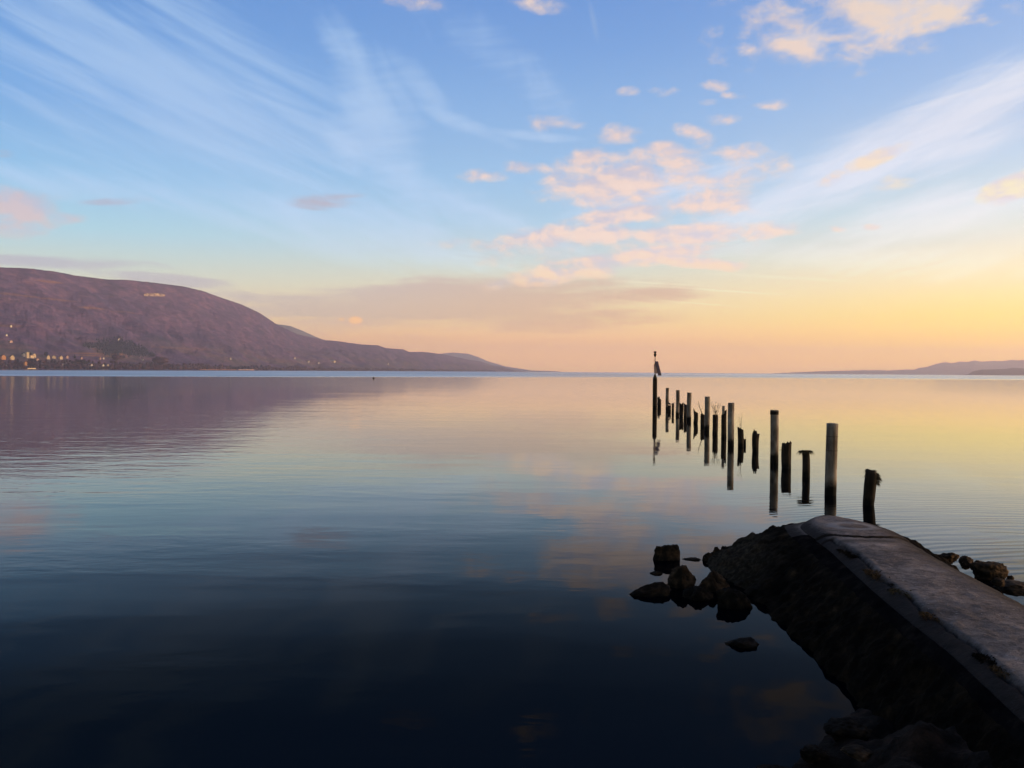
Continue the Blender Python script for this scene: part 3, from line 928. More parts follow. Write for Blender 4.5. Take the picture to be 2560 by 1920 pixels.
GR = 'boulders on the near bank'
wrock('wide black boulder at the water corner where bank meets jetty', 2130, 1846, 122, 34, 51, z=0.10, mat=m_rock_dark, sink=0.4)
wrock('dark boulder at the outermost point of the near bank', 2042, 1900, 74, 26, 52, z=0.06, mat=m_rock_dark, sink=0.4)
wrock('flat reddish boulder lying in the middle of the near bank', 2158, 1895, 84, 16, 53, z=0.2, mat=m_rock, sink=0.5)

# ------------------------------------------------------------------ posts
def lathe(verts, faces, prof, c, sides=20):
    off = len(verts)
    for r, z in prof:
        for k in range(sides):
            a = 2 * math.pi * k / sides
            verts.append((c[0] + r * math.cos(a), c[1] + r * math.sin(a), c[2] + z))
    for i in range(len(prof) - 1):
        for k in range(sides):
            q, w = off + i * sides + k, off + i * sides + (k + 1) % sides
            faces.append((q, w, w + sides, q + sides))
    faces.append([off + k for k in range(sides)][::-1])
    faces.append([off + (len(prof) - 1) * sides + k for k in range(sides)])


m_post = None


def wood(name, cols, wet):
    m, t, out = material(name)
    b = t.node('ShaderNodeBsdfPrincipled')
    b.inputs['Roughness'].default_value = 0.85
    b.inputs['Specular IOR Level'].default_value = 0.15
    co = t.node('ShaderNodeTexCoord').outputs['Object']
    oi = t.node('ShaderNodeObjectInfo')
    rv = t.vmath('SCALE', (7.3, 3.1, 5.7), scale=oi.outputs['Random'])
    v = t.vmath('ADD', co, rv)
    grain = t.noise(t.mapping(v, scale=(26, 26, 1.6)), 1.0, 5.0, 0.6)
    blot = t.noise(t.mapping(v, scale=(3.2, 3.2, 1.7)), 1.0, 5.0, 0.65, 0.4)
    f = t.math('ADD', t.math('MULTIPLY', grain, 0.35), t.math('MULTIPLY', blot, 0.65))
    c = t.ramp(f, cols)
    z = t.node('ShaderNodeSeparateXYZ')
    t.l.new(t.node('ShaderNodeNewGeometry').outputs['Position'], z.inputs[0])
    wl = t.math('ADD', z.outputs[2], t.math('MULTIPLY_ADD', blot, 0.35, -0.17))
    c = t.mix(t.step(wl, wet, wet * 0.45), c, (0.006, 0.006, 0.005, 1))
    t.put(b.inputs['Base Color'], c)
    bn = t.node('ShaderNodeBump')
    bn.inputs['Strength'].default_value = 1.0
    bn.inputs['Distance'].default_value = 0.012
    t.put(bn.inputs['Height'], f)
    t.l.new(bn.outputs[0], b.inputs['Normal'])
    t.l.new(b.outputs[0], out.inputs[0])
    return m


m_post = wood('weathered_post_wood', [(0.32, (0.06, 0.046, 0.038, 1)), (0.44, (0.17, 0.135, 0.108, 1)), (0.56, (0.30, 0.255, 0.215, 1)), (0.68, (0.50, 0.45, 0.41, 1))], 0.36)
m_stump = wood('rotten_stump_wood', [(0.32, (0.010, 0.008, 0.006, 1)), (0.48, (0.024, 0.018, 0.013, 1)), (0.60, (0.045, 0.035, 0.026, 1)), (0.75, (0.085, 0.068, 0.05, 1))], 0.22)


def pile_mesh(base, top, r0, r1, prof, seed, rough, px, hollow=0.0, na=28, nz=26, bend=0.0):
    """a round timber from 1.2 m under water to its top edge; prof lifts the rim along its silhouette (u from -1 left to 1 right, in photo px)"""
    verts, faces = [], []
    H = top.z
    rnd = random.Random(seed)
    jag = [rnd.uniform(-1, 1) for _ in range(na)]
    for j in range(nz + 1):
        for k in range(na):
            a = 2 * math.pi * k / na
            u = math.cos(a)
            rim = H + interp(prof, u) * px * (1.35 if hollow else 1) + (jag[k] * 1.7 * px if hollow else 0)
            z = -1.2 + (rim + 1.2) * (j / nz) ** 0.9
            t = max(0.0, z) / H
            r = r0 + (r1 - r0) * min(t, 1)
            p = Vector((math.cos(a), math.sin(a), z * 1.2 + seed))
            r *= 1 + rough * fbm(p * 0.9, 3) + rough * 0.35 * fbm(Vector((p.x * 4, p.y * 4, z * 2 + seed)), 2)
            cx = (top.x - base.x) * t + bend * math.sin(math.pi * min(t, 1.2))
            verts.append((cx + r * math.cos(a), (top.y - base.y) * t + r * math.sin(a), z))
    for j in range(nz):
        for k in range(na):
            a, b = j * na + k, j * na + (k + 1) % na
            faces.append((a, b, b + na, a + na))
    # end grain, sunk where the heart has rotted
    last = nz * na
    off = len(verts)
    for f in (0.66, 0.3):
        for k in range(na):
            v = Vector(verts[last + k])
            c = Vector((top.x - base.x, top.y - base.y, H - hollow))
            verts.append(tuple(c.lerp(v, f) - Vector((0, 0, hollow * (1 - f) * 0.5))))
    for k in range(na):
        k2 = (k + 1) % na
        faces.append((last + k, last + k2, off + k2, off + k))
        faces.append((off + k, off + k2, off + na + k2, off + na + k))
    faces.append([off + na + k for k in range(na)])
    return verts, faces


def pile(name, cat, label, group, xb, yb, xt, yt, wpx, mat, seed, prof=((-1, 0), (1, 0)), wtop=None, rough=0.05, hollow=0.0, bend=0.0):
    base = on_z(xb, yb)
    s = base.y / FPX
    top = at_y(xt, yt, base.y)
    r0 = wpx * s / 2
    r1 = (wtop or wpx) * s / 2
    v, f = pile_mesh(base, top, r0, r1, prof, seed, rough, s, hollow, bend=bend * s)
    o = mesh_obj(name, v, f, mat)
    o.location = (base.x, base.y, 0)
    tag(o, label, cat, group)
    return o, base, top, s


GP = 'tall sawn posts in the row leading out from the jetty'
P = 'post'
posts = [
    ('nearest and widest tall post, pale grey with dark wet foot, beyond the jetty', 2076, 1238, 2081, 1058.5, 28, [(-1, 0), (0.6, 0.6), (1, -1)]),
    ('second tall post from the jetty, brownish with a dark band round its top', 1935.5, 1156, 1936, 1025, 20, [(-1, 0), (1, 0)]),
    ('third tall post from the jetty, grey, next to the forked stump', 1827, 1116, 1828, 1007, 15.6, [(-1, -0.5), (1, 0.3)]),
    ('fourth tall post from the jetty, grey, half hiding a stump with a bare branch', 1767, 1078, 1768.5, 991.5, 12.8, [(-1, 0), (1, 0)]),
    ('fifth tall post from the jetty, dark brown, right of two ragged stumps', 1722.5, 1053.6, 1723.5, 981.3, 11.0, [(-1, 0.3), (1, -0.3)]),
    ('sixth tall post from the jetty, thin and brown, left of two ragged stumps', 1693.5, 1039.5, 1694.7, 975.3, 9.2, [(-1, 0), (1, 0)]),
    ('farthest and smallest tall post, beside the perched bird', 1668, 1026, 1668.8, 969.8, 8.0, [(-1, 0), (1, 0)]),
]
POSTS = []
for i, (lab, xb, yb, xt, yt, w, pr) in enumerate(posts):
    POSTS.append((pile('tall_post', 'post', lab, GP, xb, yb, xt, yt, w, m_post, 3 + i * 2.3, pr, rough=0.035, bend=0.5 if i % 2 else -0.4), w))



def hoop(parent, base, top, s, wpx, y, hpx, mat, name, bulge=1.03):
    """a band or wire round a post at photo row y"""
    z = at_y(1280, y, base.y).z + (base.x) * math.tan(ROLL) * 0
    z = at_y((base.x / base.y) * FPX + 1280, y, base.y).z
    r = wpx * s / 2 * bulge
    h = hpx * s / 2
    t = z / top.z
    cx, cyy = (top.x - base.x) * t, (top.y - base.y) * t
    v, f = [], []
    lathe(v, f, [(r * 0.96, z - h), (r, z - h * 0.8), (r, z + h * 0.8), (r * 0.96, z + h)], (cx, cyy, 0), 28)
    mesh_obj(name, v, f[:-2], mat, parent)


GS = 'rotten stumps of the old pier in the row of posts'
stumps = {}
for key, lab, xb, yb, xt, yt, w, wt, seed, prof, bend in [
    ('beacon', 'ragged stump tucked against the tall beacon pile', 1648, 1018.5, 1648, 994, 9.5, 9.5, 1.1, [(-1, 0), (-0.2, 1), (0, 2), (0.3, -2.5), (1, -4)], 0),
    ('bird', 'low stump on which the dark bird is perched', 1673.5, 1029, 1673.5, 1013.5, 8, 8, 2.2, [(-1, 0), (1, -0.5)], 0),
    ('thin', 'thin ragged stump between the perched bird and the sixth post', 1682, 1033, 1682.5, 1009, 6, 6, 3.4, [(-1, 0), (-0.5, 1), (0.2, 0), (0.9, 3), (1, 2)], 0),
    ('fork_a', 'wide stump with jagged crown right of the sixth post', 1703, 1041.6, 1704, 1009, 9.5, 10.5, 4.6, [(-1, 1.5), (-0.5, 0), (0.1, -2), (0.6, 2), (1, 0)], 0),
    ('fork_b', 'stump with a pointed crown tucked against the fifth post', 1713, 1046, 1714, 1010.5, 8, 8, 5.8, [(-1, 0), (-0.4, 1), (0, 0), (1, -3)], 0),
    ('spike', 'stump with one thin splinter rising from its left edge', 1739, 1059, 1739, 1027, 11, 10.5, 6.1, [(-1, 0), (-0.85, 7), (-0.7, 2), (-0.3, -1), (0.5, -2), (1, -6)], 0.8),
    ('branch', 'stump behind the fourth post with a bare branch leaning left', 1757, 1067.5, 1757, 1033, 11.5, 12, 7.9, [(-1, -5), (-0.6, 0), (0, -1), (1, -4)], 0),
    ('bush', 'stump crowned with a bushy clump of dry twigs', 1787.5, 1085.6, 1788.5, 1037, 13, 13.5, 8.2, [(-1, -1), (-0.5, 0), (0, -0.5), (0.6, 1), (1, -3)], 0),
    ('forked', 'tall forked stump with a deep notch, left of the third post', 1809.5, 1093.3, 1810, 1026, 13.5, 12.5, 9.4, [(-1, -9), (-0.9, -9), (-0.85, -11), (-0.80, -9), (-0.1, -10), (0.2, -9), (0.5, -7), (0.8, 0), (1, 1)], 0),
    ('twiggy', 'stump with thin faint twigs sprouting from its top, right of the third post', 1852, 1116, 1851, 1069, 14, 14, 10.7, [(-1, 1), (-0.5, -1), (0, 0), (0.4, -3), (0.8, -3), (1, -5)], 0.5),
    ('low', 'very short square stump peeking out behind the twiggy one', 1861.5, 1114.5, 1861.5, 1097.5, 7, 7, 11.3, [(-1, 0), (1, 0)], 0),
    ('jag', 'stump with a stepped broken top standing alone left of the second post', 1888.5, 1128.7, 1890.5, 1080, 16, 17, 12.9, [(-1, -4), (-0.6, 2), (-0.4, 5), (-0.1, 0), (0.4, -6), (0.6, -7), (0.85, -3), (1, -4)], -1.0),
    ('grass_side', 'ragged stump with dry grass on its left side, right of the second post', 1966, 1170.5, 1967.5, 1107, 22, 23, 13.5, [(-1, -5), (-0.9, 0), (-0.5, -2), (-0.2, 0), (0.1, -2), (0.4, 2), (0.6, -1), (0.9, 3), (1, 0)], -1.0),
    ('grass_cap', 'slim stump capped with a drooping mat of dry grass', 2015.5, 1192.5, 2014, 1128, 18.5, 18.5, 14.2, [(-1, 0), (1, 0)], 0.8),
    ('grass_lean', 'nearest stump, leaning, with grass tufts on its top, at the jetty end', 2171, 1262, 2179, 1176, 26.5, 30, 15.8, [(-1, 3), (-0.4, 2), (0, 0), (0.5, -4), (1, -14)], 0),
]:
    stumps[key] = pile('rotten_stump', 'stump', lab, GS, xb, yb, xt, yt, w, m_stump, seed, prof, wtop=wt, rough=0.11, hollow=0.06, bend=bend)


for (o_, b0_, t0_, s0_), w_ in POSTS[1:2]:
    hoop(o_, b0_, t0_, s0_, w_, 1032, 9, m_stump, 'dark_band', 1.05)
for (o_, b0_, t0_, s0_), w_ in POSTS[:1]:
    for yy_ in (1091, 1126):
        hoop(o_, b0_, t0_, s0_, w_, yy_, 1.1, m_stump, 'wire_loop', 1.05)


# the thin upright remnant beside the forked stump's notch belongs to that stump
def remnant():
    o, base, top, s = stumps['forked']
    b = at_y(1808.6, 1036, base.y)
    t = at_y(1808.8, 1014.8, base.y)
    r = 3.6 * s
    verts, faces = [], []
    for j in range(9):
        f = j / 8
        c = b.lerp(t, f) - base
        for k in range(10):
            a = 2 * math.pi * k / 10
            rr = r * (1 + 0.08 * fbm(Vector((math.cos(a), math.sin(a), f * 4)), 2))
            verts.append((c.x + rr * math.cos(a), c.y + 0.8 * rr * math.sin(a), c.z + (-0.12 if j == 0 else 0)))
    for j in range(8):
        for k in range(10):
            a, bb_ = j * 10 + k, j * 10 + (k + 1) % 10
            faces.append((a, bb_, bb_ + 10, a + 10))
    faces.append([80 + k for k in range(10)])
    mesh_obj('upright_splinter', verts, faces, m_post, o)


remnant()


# ------------------------------------------------------------------ twigs, grass, moss
def tube(verts, faces, pts, r0, r1, sides=5):
    off = len(verts)
    n = len(pts)
    for i, p in enumerate(pts):
        d = (pts[min(i + 1, n - 1)] - pts[max(i - 1, 0)]).normalized()
        a = d.cross(Vector((0.3, 0.9, 0.2))).normalized()
        b = d.cross(a)
        r = r0 + (r1 - r0) * i / (n - 1)
        for k in range(sides):
            t = 2 * math.pi * k / sides
            verts.append(tuple(p + a * r * math.cos(t) + b * r * math.sin(t)))
    for i in range(n - 1):
        for k in range(sides):
            q, w = off + i * sides + k, off + i * sides + (k + 1) % sides
            faces.append((q, w, w + sides, q + sides))
    faces.append([off + (n - 1) * sides + k for k in range(sides)])


m_twig = solid('dry_twig', [(0.3, (0.03, 0.02, 0.014)), (0.7, (0.11, 0.075, 0.05))], 20, rough=0.9)
m_straw = solid('dry_grass_blades', [(0.3, (0.022, 0.017, 0.008)), (0.5, (0.05, 0.038, 0.016)), (0.7, (0.11, 0.082, 0.036))], 12, rough=0.9)
m_moss = solid('brown_moss', [(0.3, (0.016, 0.010, 0.005)), (0.5, (0.07, 0.038, 0.012)), (0.7, (0.17, 0.08, 0.022))], 14, rough=0.95)


def twigs(label, key, n, hpx, spread, seed, r=0.0035, buds=False, lean=0.0):
    _, base, top, s = stumps[key]
    rnd = random.Random(seed)
    verts, faces = [], []
    H = hpx * s
    for i in range(n):
        x0 = rnd.uniform(-0.4, 0.4) * 6 * s
        y0 = rnd.uniform(-0.3, 0.3) * 6 * s
        tip = Vector((x0 + lean * H + rnd.uniform(-1, 1) * spread * s, y0 + rnd.uniform(-1, 1) * spread * s * 0.6, H * rnd.uniform(0.6, 1.0)))
        p0 = Vector((x0, y0, -0.08))
        pts = [p0.lerp(tip, t) + Vector((rnd.uniform(-1, 1), rnd.uniform(-1, 1), 0)) * 0.9 * s * (t > 0) for t in (0, 0.3, 0.55, 0.8, 1)]
        tube(verts, faces, pts, r, r * 0.45)
        for _ in range(3 if n > 3 else 2):
            a = rnd.randint(1, 3)
            q = pts[a]
            e = q + Vector((rnd.uniform(-1, 1) * 4 * s, rnd.uniform(-1, 1) * 3 * s, rnd.uniform(1.5, 5) * s))
            m = q.lerp(e, 0.5) + Vector((rnd.uniform(-0.5, 0.5) * s, 0, 0.5 * s))
            tube(verts, faces, [q, m, e], r * 0.6, r * 0.35, 4)
            if buds:
                tube(verts, faces, [e - Vector((0, 0, 0.7 * s)), e, e + Vector((0, 0, 0.9 * s))], r * 1.8, r * 0.8, 5)
    o = mesh_obj('dry_twigs', verts, faces, m_twig)
    o.location = top
    return tag(o, label, 'plant')


twigs('bushy clump of dry budded twigs growing out of a stump top', 'bush', 15, 40, 12, 4, r=0.0048, buds=True)
twigs('few faint thin dry twigs above the stump right of the third post', 'twiggy', 6, 42, 7, 9, r=0.003)


def branch():
    _, base, top, s = stumps['branch']
    pts = [at_y(x, y, base.y) - top for x, y in ((1756, 1036), (1752.5, 1027), (1749, 1018), (1747, 1009), (1745.6, 1001))]
    verts, faces = [], []
    tube(verts, faces, pts, 0.022, 0.006, 6)
    a = at_y(1750.3, 1021, base.y) - top
    tube(verts, faces, [a, a + Vector((-0.10, 0.02, 0.16)), a + Vector((-0.17, 0.03, 0.27))], 0.006, 0.003, 4)
    b_ = at_y(1752, 1026, base.y) - top
    tube(verts, faces, [b_, b_ + Vector((0.09, -0.02, 0.14)), b_ + Vector((0.12, -0.03, 0.25))], 0.005, 0.003, 4)
    o = mesh_obj('bare_branch', verts, faces, m_twig)
    o.location = top
    tag(o, 'single bare branch leaning left out of the stump behind the fourth post', 'plant')


branch()


def blades(name, label, loc, spots, blade_len, n, seed, mat, width=0.004, droop=0.8, cat='plant', up=0.5, group=None):
    """a tuft: many thin bent blades rooted at the spots (x, y, z, radius)"""
    rnd = random.Random(seed)
    verts, faces = [], []
    for _ in range(n):
        sx, sy, sz, sr = rnd.choice(spots)
        a, rr = rnd.uniform(0, 2 * math.pi), sr * math.sqrt(rnd.random())
        p = Vector((sx + rr * math.cos(a), sy + rr * math.sin(a), sz + rnd.uniform(-0.3, 0.3) * sr))
        d = Vector((math.cos(a) * rnd.uniform(0.3, 1.2), math.sin(a) * rnd.uniform(0.3, 1.2), rnd.uniform(0.1, 1) * up + 0.1)).normalized()
        L = blade_len * rnd.uniform(0.45, 1.15)
        side = d.cross(Vector((rnd.uniform(-1, 1), rnd.uniform(-1, 1), 1))).normalized() * width * rnd.uniform(0.6, 1.3)
        off = len(verts)
        for k in range(4):
            t = k / 3
            q = p + d * L * t - Vector((0, 0, droop * L * t * t))
            wv = side * (1 - t * 0.85)
            verts += [tuple(q - wv), tuple(q + wv)]
        for k in range(3):
            i = off + 2 * k
            faces.append((i, i + 1, i + 3, i + 2))
    o = mesh_obj(name, verts, faces, mat)
    o.location = loc
    return tag(o, label, cat, group)


_, b_, t_, s_ = stumps['grass_cap']
r_ = 13 * s_
blades('grass_mat', 'drooping mat of dry grass overhanging both sides of the slim stump', t_, [(-r_ * 0.85, 0, 0.0, r_ * 0.35), (r_ * 0.85, 0, 0.0, r_ * 0.35), (0, 0, 0, r_ * 0.7), (-r_ * 0.5, -r_ * .3, 0.01, r_ * 0.4), (r_ * 0.5, -r_ * .3, 0.01, r_ * 0.4)],
       0.11, 900, 3, m_straw, 0.004, 1.3)
_, b_, t_, s_ = stumps['grass_lean']
r_ = 13 * s_
blades('grass_tuft', 'shaggy dry grass on the crown of the nearest leaning stump', t_ + Vector((0.01, 0, -0.02)), [(-r_ * 0.75, 0, 0.02, r_ * 0.35), (0, 0, 0.0, r_ * 0.7), (r_ * 0.85, 0, -0.08, r_ * 0.4), (r_ * 1.15, -0.02, -0.16, r_ * 0.3), (r_ * 1.15, 0, -0.17, r_ * 0.3),
                                                                                              (r_ * 1.0, 0, -0.27, r_ * 0.2), (-r_ * 0.95, 0, -0.08, r_ * 0.12), (r_ * 0.5, -0.03, -0.05, r_ * 0.5), (r_ * 0.8, -0.05, -0.12, r_ * 0.35), (r_ * 0.9, -0.04, -0.22, r_ * 0.25)], 0.085, 2200, 5, m_straw, 0.0045, 1.1, up=1.1)
_, b_, t_, s_ = stumps['grass_side']
r_ = 11 * s_
blades('grass_tuft', 'sparse dry grass hanging from the left side of a ragged stump', t_, [(-r_ * 0.95, -0.02, -0.12, r_ * 0.25), (-r_ * 1.0, 0, -0.2, r_ * 0.25), (-r_ * 0.8, -0.05, -0.02, r_ * 0.2), (0, 0, -0.06, r_ * 0.6)], 0.09, 260, 8, m_straw, 0.0032, 0.9)

GM = 'moss tufts along the broken seam of the jetty'
for i, (x, y, rad, mat, lab) in enumerate([
    (2109, 1378, 0.05, m_slope, 'small black moss pad at the far end of the seam, nearest the cracked end slab'),
    (2129, 1389, 0.04, m_slope, 'tiny black moss pad just this side of the one nearest the end slab'),
    (2183, 1431, 0.075, m_moss, 'rust-brown moss tuft, the farther of the two rusty ones on the seam'),
    (2206, 1445, 0.085, m_moss, 'rust-brown moss tuft, the nearer of the two rusty ones on the seam'),
    (2243, 1463, 0.035, m_slope, 'small black lump of moss standing on the deck right of the seam'),
    (2254, 1482, 0.09, m_straw, 'yellowish grass tuft halfway along the jetty seam'),
    (2329, 1541, 0.07, m_moss, 'dark brown moss tuft in the wide part of the seam'),
    (2466, 1646, 0.06, m_slope, 'black moss pad beside the seam near the right frame edge'),
    (2517, 1681, 0.07, m_moss, 'nearest moss tuft on the seam, low and dark'),
]):
    p = on_z(x, y, DECK_Z)
    blades('moss_tuft', lab, (p.x, p.y, DECK_Z - 0.005), [(0, 0, 0, rad), (rad * 0.35, -rad * 1.3, 0, rad * 0.5), (-rad * 0.3, rad * 1.2, 0, rad * 0.5)], 0.04, 480, 40 + i, mat, 0.005, 0.7, 'moss', up=0.8, group=GM)

# ------------------------------------------------------------------ beacon
m_metal = solid('rusty_green_metal', [(0.3, (0.02, 0.018, 0.008)), (0.7, (0.06, 0.05, 0.02))], 8, rough=0.6)
m_panel = solid('blue_solar_glass', [(0.3, (0.085, 0.07, 0.11)), (0.7, (0.125, 0.10, 0.155))], 3, rough=0.6, spec=0.15)
m_back = solid('grey_panel_back', [(0.3, (0.30, 0.23, 0.23)), (0.7, (0.42, 0.33, 0.33))], 4, rough=0.6)


def build_beacon():
    base = on_z(1637, 1020)
    Y = base.y
    s = Y / FPX
    root = empty('navigation_beacon', (base.x, base.y, 0))
    tag(root, 'tall timber navigation beacon with a lantern and tilted solar panels, farthest in the row', 'beacon')

    def loc(x, y, dy=0.0):
        p = at_y(x, y, Y)
        return Vector((p.x - base.x, dy, p.z))

    sh, tip = loc(1637.4, 946).z, loc(1637.4, 934).z
    top = at_y(1637.6, 946, Y)
    v, f = pile_mesh(base, top, 5.7 * s, 5.5 * s, [(-1, -1.5), (0, 0), (1, 1)], 21.0, 0.03, s)
    mesh_obj('pile', v, f, m_stump, root)
    v, f = [], []
    cx = loc(1637.6, 940).x
    lathe(v, f, [(5.6 * s, sh - 0.02), (4.4 * s, sh + 0.09), (1.6 * s, tip - 0.05), (0.8 * s, tip + 0.02)], (cx, 0, 0))
    mesh_obj('pile_cap', v, f, m_metal, root)
    v, f = [], []
    tube(v, f, [Vector((cx, 0, tip - 0.05)), loc(1637.6, 912), loc(1637.6, 890)], 1.0 * s, 0.95 * s, 10)
    tube(v, f, [loc(1637.6, 902.4), loc(1634.4, 902.2), loc(1633.6, 899.5)], 0.012, 0.010, 6)
    mesh_obj('mast', v, f, m_metal, root)
    lz = loc(1637.8, 893).z
    x_l = loc(1637.8, 885).x
    z = lambda y: loc(1637.8, y).z
    v, f = [], []
    lathe(v, f, [(0.9 * s, z(893)), (2.2 * s, z(891)), (3.4 * s, z(887.8)), (3.5 * s, z(886.6)), (3.1 * s, z(884.6)), (2.0 * s, z(883.4))], (x_l, 0, 0))
    ln = mesh_obj('lantern', v, f, m_metal, root)
    v, f = [], []
    lathe(v, f, [(1.9 * s, z(883.3)), (2.7 * s, z(882.4)), (3.6 * s, z(880.5)), (3.7 * s, z(878.6)), (2.2 * s, z(878.3)), (1.0 * s, z(878.9))], (x_l, 0, 0))
    mesh_obj('lantern_hood', v, f, m_metal, ln)

    def panel(cs, thick, mat_f, name):
        """a framed slab from four corner pixels with depths: real board, tilted"""
        q = [loc(x, y, dy) for x, y, dy in cs]
        nrm = (q[1] - q[0]).cross(q[3] - q[0]).normalized() * thick
        v = [tuple(p) for p in q] + [tuple(p + nrm) for p in q]
        f = [(3, 2, 1, 0), (4, 5, 6, 7), (0, 1, 5, 4), (1, 2, 6, 5), (2, 3, 7, 6), (3, 0, 4, 7)]
        o = mesh_obj(name, v, f, mat_f, root, smooth=False)
        # raised rim
        c = sum(q, Vector()) / 4
        v2, f2 = [], []
        for i in range(4):
            tube(v2, f2, [q[i], q[i].lerp(q[(i + 1) % 4], 0.5), q[(i + 1) % 4]], 0.007, 0.007, 6)
        mesh_obj('panel_rim', v2, f2, m_metal, o)
        return o

    panel([(1636.8, 903.6, -0.10), (1644.8, 903.6, -0.04), (1651.4, 938.6, -0.40), (1643.4, 938.6, -0.46)], 0.03, m_panel, 'solar_panel')
    panel([(1634.4, 909.6, -0.10), (1638.4, 909.2, -0.07), (1643.6, 933.4, -0.20), (1634.2, 933.4, -0.30)], 0.03, m_back, 'solar_panel')
    v, f = [], []
    tube(v, f, [loc(1637.6, 915), loc(1641, 916, 0.05)], 0.02, 0.02, 6)
    mesh_obj('panel_bracket', v, f, m_metal, root)
    v, f = [], []
    tube(v, f, [loc(1637.6, 928), loc(1643, 929, 0.05)], 0.02, 0.02, 6)
    mesh_obj('panel_bracket', v, f, m_metal, root)


build_beacon()


# ------------------------------------------------------------------ bird on the low stump
def build_bird():
    _, base, top, s = stumps['bird']
    m = solid('dark_plumage', [(0.3, (0.008, 0.007, 0.007)), (0.7, (0.02, 0.018, 0.017))], 9, rough=0.7)
    m_beak = solid('beak_horn', [(0.3, (0.05, 0.035, 0.015)), (0.7, (0.08, 0.055, 0.02))], 9, rough=0.6)
    u = 1.0 * s                                            # one photo pixel there
    # spine from the tail tip (right) over the back and neck to the crown, (x, z, half width, half height) in pixels
    sp = [(6.8, 1.4, 0.25, 0.15), (5.6, 1.8, 0.8, 0.4), (4.2, 2.2, 1.3, 0.9), (2.6, 2.8, 1.9, 1.5), (1.0, 3.6, 2.2, 2.0), (-0.4, 4.4, 2.0, 2.1), (-1.5, 5.4, 1.5, 1.7), (-2.1, 6.6, 1.0, 1.05),
          (-2.2, 8.0, 0.75, 0.75), (-2.0, 9.4, 0.72, 0.72), (-1.7, 10.4, 0.85, 0.8), (-1.2, 11.0, 0.85, 0.72), (-0.6, 11.0, 0.6, 0.5), (-0.2, 10.9, 0.3, 0.25)]
    verts, faces = [], []
    n = 14
    for i, (x, z, hw, hh) in enumerate(sp):
        x0, z0 = sp[max(i - 1, 0)][:2]
        x1, z1 = sp[min(i + 1, len(sp) - 1)][:2]
        d = Vector((x1 - x0, 0, z1 - z0)).normalized()
        upv = Vector((-d.z, 0, d.x))
        for k in range(n):
            a = 2 * math.pi * k / n
            p = Vector((x, 0, z)) + Vector((0, 1, 0)) * hw * math.cos(a) + upv * hh * math.sin(a)
            verts.append(tuple(p * u))
    for i in range(len(sp) - 1):
        for k in range(n):
            q, w = i * n + k, i * n + (k + 1) % n
            faces.append((q, w, w + n, q + n))
    faces.append(list(range(n)))
    faces.append([(len(sp) - 1) * n + k for k in range(n)][::-1])
    for sy in (-0.7, 0.7):
        tube(verts, faces, [Vector((0.4, sy, 2.6)) * u, Vector((0.2, sy, 1.2)) * u, Vector((0.5, sy, -0.3)) * u], 0.55 * u, 0.28 * u, 7)
        for t in (-0.5, 0, 0.5):
            tube(verts, faces, [Vector((0.5, sy, -0.1)) * u, Vector((-0.7, sy + t, -0.3)) * u], 0.22 * u, 0.12 * u, 5)
    o = mesh_obj('perched_bird', verts, faces, m)
    o.location = (top.x - 0.5 * s, top.y - 0.03, top.z + 0.5 * s)
    tag(o, 'dark long-necked bird with its head up, perched on the low stump', 'bird')
    v, f = [], []
    tube(v, f, [Vector((-0.4, 0, 11.0)) * u, Vector((0.9, 0, 10.85)) * u, Vector((1.9, 0, 10.5)) * u], 0.34 * u, 0.08 * u, 7)
    mesh_obj('beak', v, f, m_beak, o)
    v, f = [], []
    for sy in (-1, 1):
        w = [(0.2, 5.2, 1.5), (-0.9, 4.6, 1.85), (0.8, 3.4, 2.15), (2.8, 2.4, 1.7), (5.0, 1.7, 0.9), (3.6, 2.9, 1.5), (1.6, 4.2, 1.95)]
        off = len(v)
        for x, z, y in w:
            v.append(tuple(Vector((x, sy * (y + 0.25), z)) * u))
        v.append(tuple(Vector((1.6, sy * 2.6, 3.3)) * u))
        for k in range(7):
            tri = (off + k, off + (k + 1) % 7, off + 7)
            f.append(tri if sy < 0 else tri[::-1])
    mesh_obj('folded_wings', v, f, m, o)


build_bird()


def build_buoy():
    p = on_z(934, 947)
    v, f = [], []
    s = p.y / FPX
    lathe(v, f, [(0.3 * s, -0.25), (2.0 * s, -0.05), (2.6 * s, 0.14), (2.2 * s, 0.36), (1.0 * s, 0.50), (0.35 * s, 0.56), (0.3 * s, 0.75)], (0, 0, 0), 16)
    o = mesh_obj('mooring_buoy', v, f, m_stump)
    o.location = (p.x, p.y, 0)
    tag(o, 'tiny dark float far out on the calm water below the hill', 'buoy')


build_buoy()


# ------------------------------------------------------------------ the far shore: houses, trees, woods
def plain(name, c, rough=0.8):
    return solid(name, [(0.35, tuple(v * 0.85 for v in c)), (0.65, c)], 0.4, rough=rough)


WALLS = {'cream': plain('cream_render', (0.86, 0.66, 0.40)), 'white': plain('white_render', (0.86, 0.76, 0.62)), 'ochre': plain('ochre_render', (0.70, 0.34, 0.14)),
         'pink': plain('pink_render', (0.66, 0.42, 0.34)), 'grey': plain('grey_render', (0.42, 0.40, 0.40))}
ROOFS = {'tile': plain('brown_tile', (0.16, 0.085, 0.06)), 'slate': plain('grey_slate', (0.09, 0.085, 0.095)), 'orange': plain('orange_tile', (0.36, 0.14, 0.06)), 'pale': plain('pale_roof', (0.5, 0.45, 0.4))}
m_glint, tl_, ol_ = material('sun_glint_glow')  # emission stands in for sun glinting off window glass, no lamp inside
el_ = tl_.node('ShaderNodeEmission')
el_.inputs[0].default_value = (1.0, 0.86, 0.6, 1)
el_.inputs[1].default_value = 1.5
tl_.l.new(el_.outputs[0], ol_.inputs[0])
GH = 'houses on the far shore'
HOUSES = []


